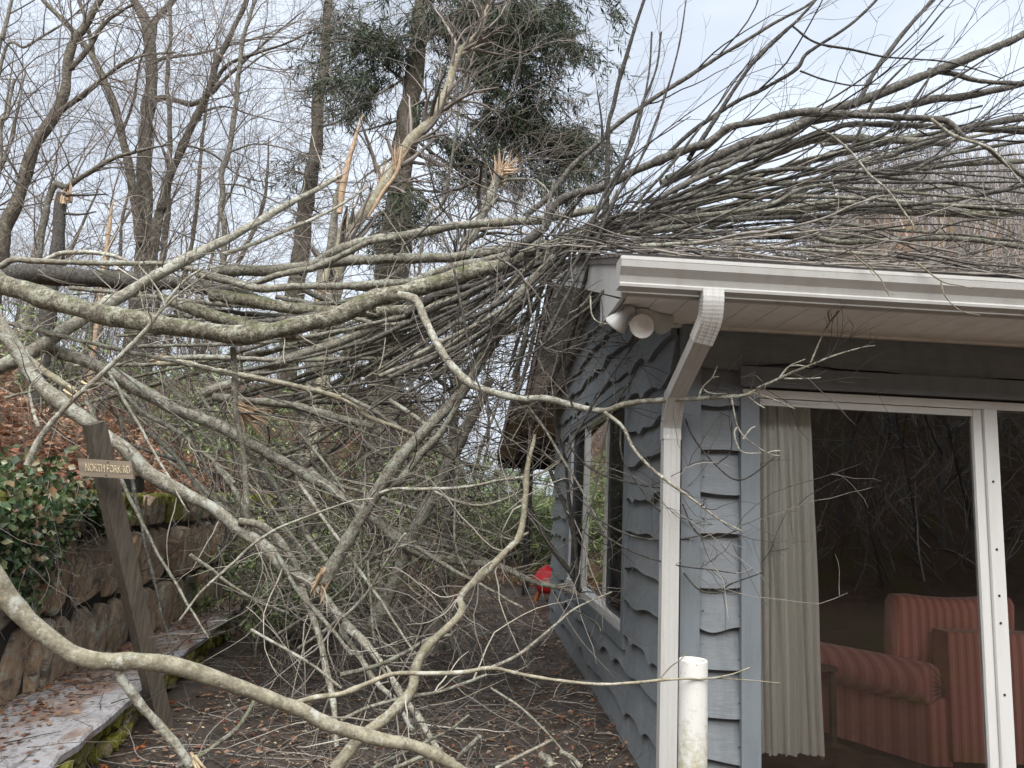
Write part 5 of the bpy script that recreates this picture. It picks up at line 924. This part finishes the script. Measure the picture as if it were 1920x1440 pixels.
h23 = L('stout dark limb leaning up right from the pile foot to the roof corner', (24, 24, 23, 21, 19, 17, 14), (4.7, 4.7, 4.7, 4.5), '608,1092 625,1060 650,1020 680,965 700,930 740,873 790,813 840,763 873,727 905,660 940,600 985,540 1040,480', 'bark', part='trunk', name='fallen_log', cat='trunk'); splinters(h23.root, PY(608, 1090, 4.7), (-.3, 0, -1), .10, .07, 9)
h23.limb((16, 15, 12, 9), (4.75, 4.6), '700,930 745,905 790,850 820,820 860,755 885,700', 'branch'); h23.limb((7, 6, 6, 5, 4, 3), (4.6, 4.3), '712,925 740,917 807,917 873,913 940,900 990,893 1023,883 1050,865', 'branch', mat='bark_pale'); h23.limb((6, 5, 4, 3), (4.6, 4.3), '805,915 847,937 907,947 973,923 1013,887', 'branch', mat='bark_pale')
h23.limb((12, 11, 9, 8), (4.7, 4.6), '860,730 900,660 950,580 1000,520 1060,450', 'branch', mat='bark_dark'); small_tw(h23, 70, 200, (.3, .9), (.1, .4), (.1, 0, .1), mat='twig_mid')
L('straight grey green log leaning right from the patio under the dark limb', (24, 25, 24, 21, 18), (5.3, 5.3), '700,1175 720,1135 740,1087 763,1030 797,960 820,913 840,873 870,813 893,767 920,710', 'bark', (10, 20), name='fallen_log', part='trunk', cat='trunk')
j25 = L('crooked bare limb zigzagging down from the porch post to the bottom of the picture', (6, 11, 12, 13, 15, 17, 19, 21, 23), (4.3, 3.9, 3.5), '1003,815 990,876 985,930 975,1003 950,1033 890,1090 863,1120 867,1147 827,1187 797,1217 780,1253 773,1293 733,1337 680,1380 625,1445', 'bark_tan', part='limb'); j25.limb((8, 9, 3), (4.25, 4.25), '962,1022 975,1008 991,998', 'stub', mat='bark_tan', grow_=False)
j25.limb((7, 7, 6, 5), (3.9, 3.8), '640,1350 690,1327 750,1310 823,1297 873,1280 913,1265', 'branch', mat='bark'); small_tw(j25, 30, 60, (.2, .7), (.1, .3))
# foreground branch
f26 = L('smooth nearest branch sweeping in from the left edge and forking over the coping', (36, 34, 33, 30, 28, 26, 24, 23, 22, 20, 18), (2.35, 2.5, 2.75, 2.95), '-40,1040 0,1100 40,1150 83,1190 133,1225 187,1240 230,1240 300,1243 367,1260 433,1283 500,1307 560,1330 620,1360 700,1383 780,1400 850,1435 890,1465', 'bark_tan', part='limb', jit=.35)
f26.limb((17, 16, 15, 15, 14), (2.5, 2.6), '218,1246 226,1268 240,1290 267,1325 300,1362 333,1400 358,1436', 'branch', mat='bark_pale', jit=.4); splinters(f26.root, PY(360, 1438, 2.6), (.5, .1, -.7), .06, .035, 7, 'splinter_pale')
f26.limb((10, 9, 8, 7, 6, 5, 4, 2.5), (2.8, 2.95, 3.0), '540,1323 590,1308 640,1301 693,1280 740,1263 807,1263 873,1260 923,1253 990,1267 1057,1277 1123,1283 1190,1280 1240,1275 1280,1273 1330,1272 1370,1265 1405,1252', 'twig', mat='bark_tan', jit=.6)
f26.limb((7, 6, 4, 3), (2.95, 3.1), '915,1254 973,1227 1040,1173 1080,1140 1147,1110', 'twig', mat='bark', jit=.6); f26.limb((3, 2, 1.5), (3.0, 3.0), '1235,1275 1258,1250 1275,1238 1290,1222', 'twig', mat='bark_tan'); f26.limb((2.5, 1.5), (3.0, 3.0), '1330,1271 1400,1275 1462,1281', 'twig', mat='bark_tan'); f26.limb((2.5, 1.5), (3.1, 3.1), '1075,1142 1120,1170 1128,1200', 'twig', mat='bark_dark')
# other traced limbs of the heap
H = 'heap of long thin limbs crossing each other between the ledge and the house'
B = Tree('fallen_tree', H, 'tree', 'bark_pale', 'twig', GT)
for w, Y, p, m in [((10, 10, 9, 8), (5.0, 4.2), '640,1183 667,1220 707,1280 740,1313 775,1370', None), ((8, 8, 7), (3.9, 4.2), '330,1440 367,1420 400,1400 450,1360 480,1307', 'bark'), ((7, 6, 5), (4.6, 5), '357,1040 390,1063 427,1093 483,1127 540,1150', None),
 ((5, 5, 5, 4, 3), (4.4, 4.4), '337,1163 377,1110 433,1060 467,1027 517,993 600,960 660,940 700,935', None), ((9, 9, 8, 8, 7), (5.2, 4.6), '400,865 440,920 470,975 520,1040 560,1110 610,1165 660,1230', 'bark'), ((10, 9, 8), (6, 5), '480,860 510,900 545,950 580,1010 620,1060', 'bark'), ((8, 8, 7, 6), (6, 5.2), '540,990 580,1070 610,1130 650,1190', 'bark_pale'),
 ((7, 6, 5), (5.4, 4.6), '520,1190 600,1140 660,1090 700,1045 780,1015', None), ((6, 6, 5, 4), (5, 4.4), '560,1215 640,1160 690,1110 720,1060 760,1000', None), ((5, 5, 4), (4.8, 4.8), '690,1050 693,1100 697,1150 702,1205', None), ((5, 4, 4, 3), (4.9, 5), '860,800 858,870 853,960 855,1030 880,1080', None),
 ((9, 8, 7), (4.9, 5.1), '640,740 700,770 760,810 830,850 900,880', 'bark'), ((6, 5, 4), (5, 5), '560,810 610,870 650,930 690,1000', 'bark'), ((8, 8, 7), (5.6, 5.4), '530,850 590,830 640,800 690,790', 'bark'), ((10, 9, 8), (5.8, 5.5), '525,900 580,870 640,830 700,760 760,720', 'bark'), ((8, 7, 6), (5.3, 5), '730,750 790,790 840,840 880,900', 'bark_pale'),
 ((6, 6, 5), (3.8, 3.7), '700,1440 780,1400 840,1370 880,1340', 'bark'), ((9, 9, 8), (3.9, 3.8), '860,1420 880,1400 900,1380', 'bark_pale'), ((9, 8, 7), (4.2, 4.0), '640,1265 700,1250 760,1225 800,1200 850,1190', 'bark'), ((5, 4, 3), (4.0, 3.8), '920,1290 980,1330 1040,1390 1080,1440', 'bark'), ((6, 5, 5), (4.2, 4.2), '470,1180 540,1220 590,1250 640,1290', 'bark_pale'),
 ((7, 7, 6, 4), (4.6, 4.5), '1030,878 1055,940 1070,986 1082,1048 1087,1108', 'bark_dark'), ((9, 9, 8, 6), (4.55, 4.4), '1088,1108 1068,1071 1045,1042 1020,1002 989,940 970,890', 'bark_dark'), ((6, 5, 4, 2), (4.3, 4.2), '990,763 1023,807 1047,847 1087,913 1113,960 1140,1010', 'bark'), ((8, 7, 5, 3), (4.5, 4.2), '1082,1100 1078,1010 1066,930 1058,850 1040,790 1045,700', 'bark_dark'),
 ((4, 3.5, 2), (4.1, 4.0), '1060,830 1110,880 1180,905 1250,915 1275,905', 'bark_dark'), ((4, 3.5, 2), (4.1, 3.9), '1100,960 1160,995 1210,1010 1265,1012 1310,1005', 'bark_dark'), ((4, 3, 2), (4.0, 3.8), '1110,990 1150,1015 1200,1040 1270,1060 1330,1068 1380,1075', 'bark_dark'), ((3, 2.5, 2), (3.9, 3.8), '1280,945 1300,990 1330,1010 1390,992', 'bark_dark'), ((4, 3, 2), (3.9, 3.7), '1282,1075 1310,1105 1345,1112 1370,1095 1432,1073', 'bark_dark'), ((4, 3, 2), (3.9, 3.8), '1285,785 1300,820 1340,870 1390,900 1460,852', 'bark_dark'), ((3, 2), (3.85, 3.8), '1345,870 1370,845 1372,790', 'bark_dark'),
 ((4, 3, 2), (4.0, 3.9), '1165,790 1165,850 1190,900 1240,960 1300,975', 'bark_dark'), ((5, 4, 2), (4.1, 4.0), '850,500 870,600 890,700 930,790 960,860', 'bark_dark'), ((5, 4, 3, 2), (4.1, 4.0), '930,480 980,520 1000,600 1030,660 1110,640 1185,645', 'bark_mid'), ((6, 5, 4), (4.0, 3.9), '1150,500 1120,560 1060,610 1000,660 950,680', 'bark_dark'), ((6, 5, 3), (3.95, 3.9), '1155,480 1150,520 1120,560', 'bark_dark'), ((3, 2.5, 2), (3.8, 3.7), '1107,555 1110,590 1125,605 1155,607', 'bark_pale'), ((4, 3, 2), (4.0, 4.0), '1085,790 1060,720 1055,640 1075,560 1090,500', 'bark_dark'), ((4, 3, 2), (4.0, 3.9), '1190,700 1145,780 1120,900 1095,1000 1085,1080', 'bark_dark'), ((5, 4, 2), (4.0, 3.9), '1060,850 1110,760 1150,700 1205,620 1240,560', 'bark_dark')]:
    B.limb(w, Y, p, 'limb', mat=m, jit=1.3)
B.twigs([dict(count=190, L=(.25, .8), spread=.8, fwd=.7, curl=.15, minr=.0014, n=9, rmax=.005, sides=5), dict(count=420, L=(.12, .4), spread=.9, fwd=.8, curl=.17, minr=.0012, n=6, rmax=.0028, sides=4)], mat='twig_mid')
# dark thin limbs fanning from the heap up to the roof corner
D_ = Tree('fallen_tree', 'sheaf of dark thin branches leaning from the heap up over the roof corner', 'tree', 'bark_dark', 'twig_dark', GT)
for i in range(22):
    x0, y0 = rnd.uniform(600, 1010), 0; y0 = rnd.uniform(600, 800) + max(0, 880 - x0) * .15; x1 = rnd.uniform(1000, 1140); y1 = 500 - (x1 - 1000) * .5 + rnd.uniform(-35, 25); k = rnd.random(); x2 = x1 + rnd.uniform(10, 130); y2 = y1 - rnd.uniform(20, 150)
    Ya = rnd.uniform(4.5, 5.4); Yb = rnd.uniform(3.9, 4.7) if x1 > 1060 else rnd.uniform(4.4, 5.2); w = rnd.choice((4, 5, 6, 8, 10)); xm, ym = (x0 + x1) / 2, (y0 + y1) / 2 + rnd.uniform(-10, 45)
    D_.limb((w, w, w * .8, w * .5), (Ya, Yb), '%d,%d %d,%d %d,%d %d,%d' % (x0, y0, xm, ym, x1, y1, x2, y2), 'limb', mat=rnd.choice(('bark_dark', 'bark_mid', 'bark')), jit=1.4)
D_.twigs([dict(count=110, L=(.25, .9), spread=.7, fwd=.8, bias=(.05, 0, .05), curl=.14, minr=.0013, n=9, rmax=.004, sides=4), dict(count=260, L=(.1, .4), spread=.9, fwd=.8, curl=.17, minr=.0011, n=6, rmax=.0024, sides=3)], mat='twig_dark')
# further slender limbs of the heap
for i in range(28):
    x0 = rnd.uniform(0, 620); y0 = rnd.uniform(600, 800) + x0 * .22; ln_ = rnd.uniform(250, 650); an = math.radians(rnd.gauss(34, 20)); w = rnd.choice((4, 5, 6, 7, 9)); Y0 = rnd.uniform(4.9, 6.4)
    x1, y1 = x0 + ln_ * math.cos(an), y0 + ln_ * math.sin(an)
    if x1 > 980: x1 = 980
    if y1 > 1230: y1 = 1230
    B.limb((w, w, w * .8, w * .45), (Y0, Y0 - .4), '%d,%d %d,%d %d,%d' % (x0, y0, (x0 + x1) / 2, (y0 + y1) / 2 + rnd.uniform(-8, 30), x1, y1), 'limb', mat=rnd.choice(('bark_pale', 'bark', 'bark', 'bark_mid')), jit=3.)
C_ = Tree('fallen_tree', 'long slender mossy limbs running together under the thick trunk toward the roof corner', 'tree', 'bark', 'twig_mid', GT)
for i in range(26):
    x0 = rnd.uniform(120, 680); y0 = rnd.uniform(500, 790); x1 = rnd.uniform(860, 1060); y1 = 480 + rnd.uniform(-10, 70) + (1000 - x1) * .25; w = rnd.choice((6, 7, 8, 10, 12)); Y0 = rnd.uniform(5.4, 6.6)
    C_.limb((w * .8, w, w, w * .6), (Y0, Y0 - .4), '%d,%d %d,%d %d,%d %d,%d' % (x0, y0, x0 * .6 + x1 * .4, y0 * .6 + y1 * .4 + rnd.uniform(10, 50), x0 * .25 + x1 * .75, y0 * .25 + y1 * .75 + rnd.uniform(5, 25), x1, y1), 'limb', mat=rnd.choice(('bark', 'bark_thick', 'bark_mid')), jit=2.4)
C_.twigs([dict(count=70, L=(.25, .8), spread=.8, fwd=.7, curl=.15, minr=.0014, n=9, rmax=.004, sides=4), dict(count=160, L=(.12, .45), spread=.9, fwd=.8, curl=.17, minr=.0012, n=6, rmax=.0028, sides=3)], mat='twig_mid')
# the brush itself: uncounted twigs through the volume of the heap
def brush(name, label, regions, mat, r=(.0018, .006), ln=(.35, 1.3), kids=2.2, mr=.0012):
    Ps, ds, ls = [], [], []
    for (n, x0, x1, y0, y1, Y0, Y1, ang, sp, dy) in regions:
        for _ in range(n):
            Y = rnd.uniform(Y0, Y1); p = PY(rnd.uniform(x0, x1), rnd.uniform(y0, y1), Y)
            if p[0] > WX - .45 and p[1] > 3.3: continue
            a = math.radians(rnd.gauss(ang, sp)); Ps.append(p); ds.append((math.cos(a), rnd.gauss(0, dy), math.sin(a))); ls.append(rnd.uniform(*ln))
    P = np.zeros((len(Ps), NP, 3)); P[:, 0] = Ps; d = np.array(ds); ls = np.array(ls); dr = rng.normal(size=d.shape) * .035
    for j in range(1, NP):
        d = d + dr + rng.normal(size=d.shape) * .05; d /= np.linalg.norm(d, axis=1, keepdims=True); P[:, j] = P[:, j - 1] + d * (ls / NP)[:, None]
    fl_ = np.where(P[..., 0] < ledX(P[..., 1]), .28, .02)[..., None][..., 0]; fl_ = np.maximum(fl_, terr(P[..., 0], P[..., 1]) + .02); P[..., 2] = np.maximum(P[..., 2], fl_); P[..., 0] = np.minimum(P[..., 0], np.where(P[..., 1] > 3.3, WX - .06, 9))
    R = np.linspace(1, .35, NP)[None] * rng.uniform(r[0], r[1], (len(P), 1)) ** 1.0; mb = MB(); mb.tubes(P, R, 4)
    Q, q = grow(P, R, int(len(P) * kids), (.1, .5), .9, .8, (0, 0, 0), .18, minr=mr, n=7, rmax=.0032); Q[..., 2] = np.maximum(Q[..., 2], .02); Q[..., 0] = np.minimum(Q[..., 0], np.where(Q[..., 1] > 3.3, WX - .05, 9)); mb.tubes(Q, q, 3)
    return tag(mb.build(name, mat, smooth=True), label, 'brush', kind='stuff')
brush('brush_pile', 'dense tangle of pale and grey twigs filling the heap between the wall and the house',
      [(330, 430, 900, 900, 1150, 5.0, 7.5, -35, 60, .5), (170, 300, 900, 640, 900, 5.4, 7.5, -15, 45, .4), (100, 0, 450, 600, 800, 5.4, 7.0, -40, 40, .4), (110, 600, 980, 560, 760, 5.0, 6.5, 35, 35, .4), (30, 880, 980, 700, 860, 4.8, 6, 70, 50, .4), (90, 0, 600, 500, 640, 5.8, 7, -10, 50, .4)], 'twig', kids=1.7)
brush('shade_brush', 'thin reddish twigs coloured dark for the shade deep inside the heap', [(480, 400, 870, 720, 1150, 5.4, 8.5, -20, 70, .6), (200, 600, 980, 540, 760, 5.4, 7.5, 25, 50, .5), (120, 0, 400, 560, 760, 6, 8, -25, 60, .5)], 'twig_dark', kids=1.6)  # near-black twig colour stands in for shade in the gaps of the heap
# twigs strewn over the patio
mb = MB(); n = 1500; Y = 2.3 + rng.random(n) ** 1.1 * 8.5; X = rng.uniform(-1.7, 1.0, n); k_ = rng.random(n); X = np.where((k_ < .5) & (X > .2), X - 1.2, X); P = np.zeros((n, NP, 3)); P[:, 0] = np.stack([X, Y, np.full(n, .02)], 1); a = rng.uniform(0, 6.3, n); d = np.stack([np.cos(a), np.sin(a), rng.normal(size=n) * .10], 1); ln = rng.uniform(.12, .8, n)
for j in range(1, NP): d = d + rng.normal(size=(n, 3)) * np.array([.10, .10, .05]); d /= np.linalg.norm(d, axis=1, keepdims=True); P[:, j] = P[:, j - 1] + d * (ln / NP)[:, None]
P[..., 2] = np.clip(P[..., 2], .016, .16); P[..., 0] = np.clip(P[..., 0], ledX(P[..., 1]) + .02, 1.03); R = np.linspace(1, .4, NP)[None] * rng.uniform(.0018, .0052, (n, 1)); mb.tubes(P, R, 4)
Q, q = grow(P, R, 3200, (.06, .35), 1, .7, (0, 0, .03), .2, minr=.0011, n=6, rmax=.0026); Q[..., 2] = np.clip(Q[..., 2], .014, .2); Q[..., 0] = np.clip(Q[..., 0], ledX(Q[..., 1]) + .02, 1.04); mb.tubes(Q, q, 3)
tag(mb.build('ground_twigs', 'twig_mid', smooth=True), 'thin broken twigs strewn over the dark patio', 'twigs', kind='stuff')
mb = MB(); n = 130; Y = rng.uniform(2.8, 8, n); X = wallX(Y) + .04 + rng.random(n) ** 1.6 * .7; P = np.zeros((n, NP, 3)); P[:, 0] = np.stack([X, Y, np.full(n, .28)], 1); a = rng.normal(size=n) * .5 + 1.4; d = np.stack([np.cos(a), np.sin(a), 0 * a], 1); ln = rng.uniform(.1, .5, n)
for j in range(1, NP): d = d + rng.normal(size=(n, 3)) * np.array([.1, .1, .03]); d /= np.linalg.norm(d, axis=1, keepdims=True); P[:, j] = P[:, j - 1] + d * (ln / NP)[:, None]
P[..., 2] = np.clip(P[..., 2], .270, .33); mb.tubes(P, np.linspace(1, .4, NP)[None] * rng.uniform(.0015, .004, (n, 1)), 4); tag(mb.build('ledge_twigs', 'twig_mid', smooth=True), 'thin twigs lying along the wet coping', 'twigs', kind='stuff')
for (x, y, x2, y2, w, lb, m) in ((1012, 1415, 1035, 1440, 15, 'short thick stub with a yellow cut end at the bottom edge', 'bark'), (1050, 1408, 1090, 1440, 9, 'thin grey stick beside the yellow cut stub', 'bark'), (930, 1440, 1035, 1388, 6, 'bare pale stick slanting up right at the bottom edge', 'bark_pale'), (740, 1440, 830, 1405, 8, 'pale stick ending at the bottom edge left of centre', 'bark_pale')):
    t = Tree('fallen_stick', lb, 'stick', m, group='sticks on the patio'); t.limb((w, w), (3.15, 3.1), '%d,%d %d,%d %d,%d' % (x, y, (x + x2) / 2 + 4, (y + y2) / 2 - 2, x2, y2), 'stick', grow_=False)
q = PY(1120, 1385, 3.6); mb = MB(); mb.tubes(np.array([[q + (-.04, 0, -.02), q + (0, .01, .0), q + (.05, .03, .02)]]), np.array([[.006, .02, .01]]), 6); o = tag(mb.build('bark_chunk', 'splinter_pale'), 'pale wedge of split wood lying on the patio near the wall', 'wood chunk'); o.location.z = -q[2] + .03
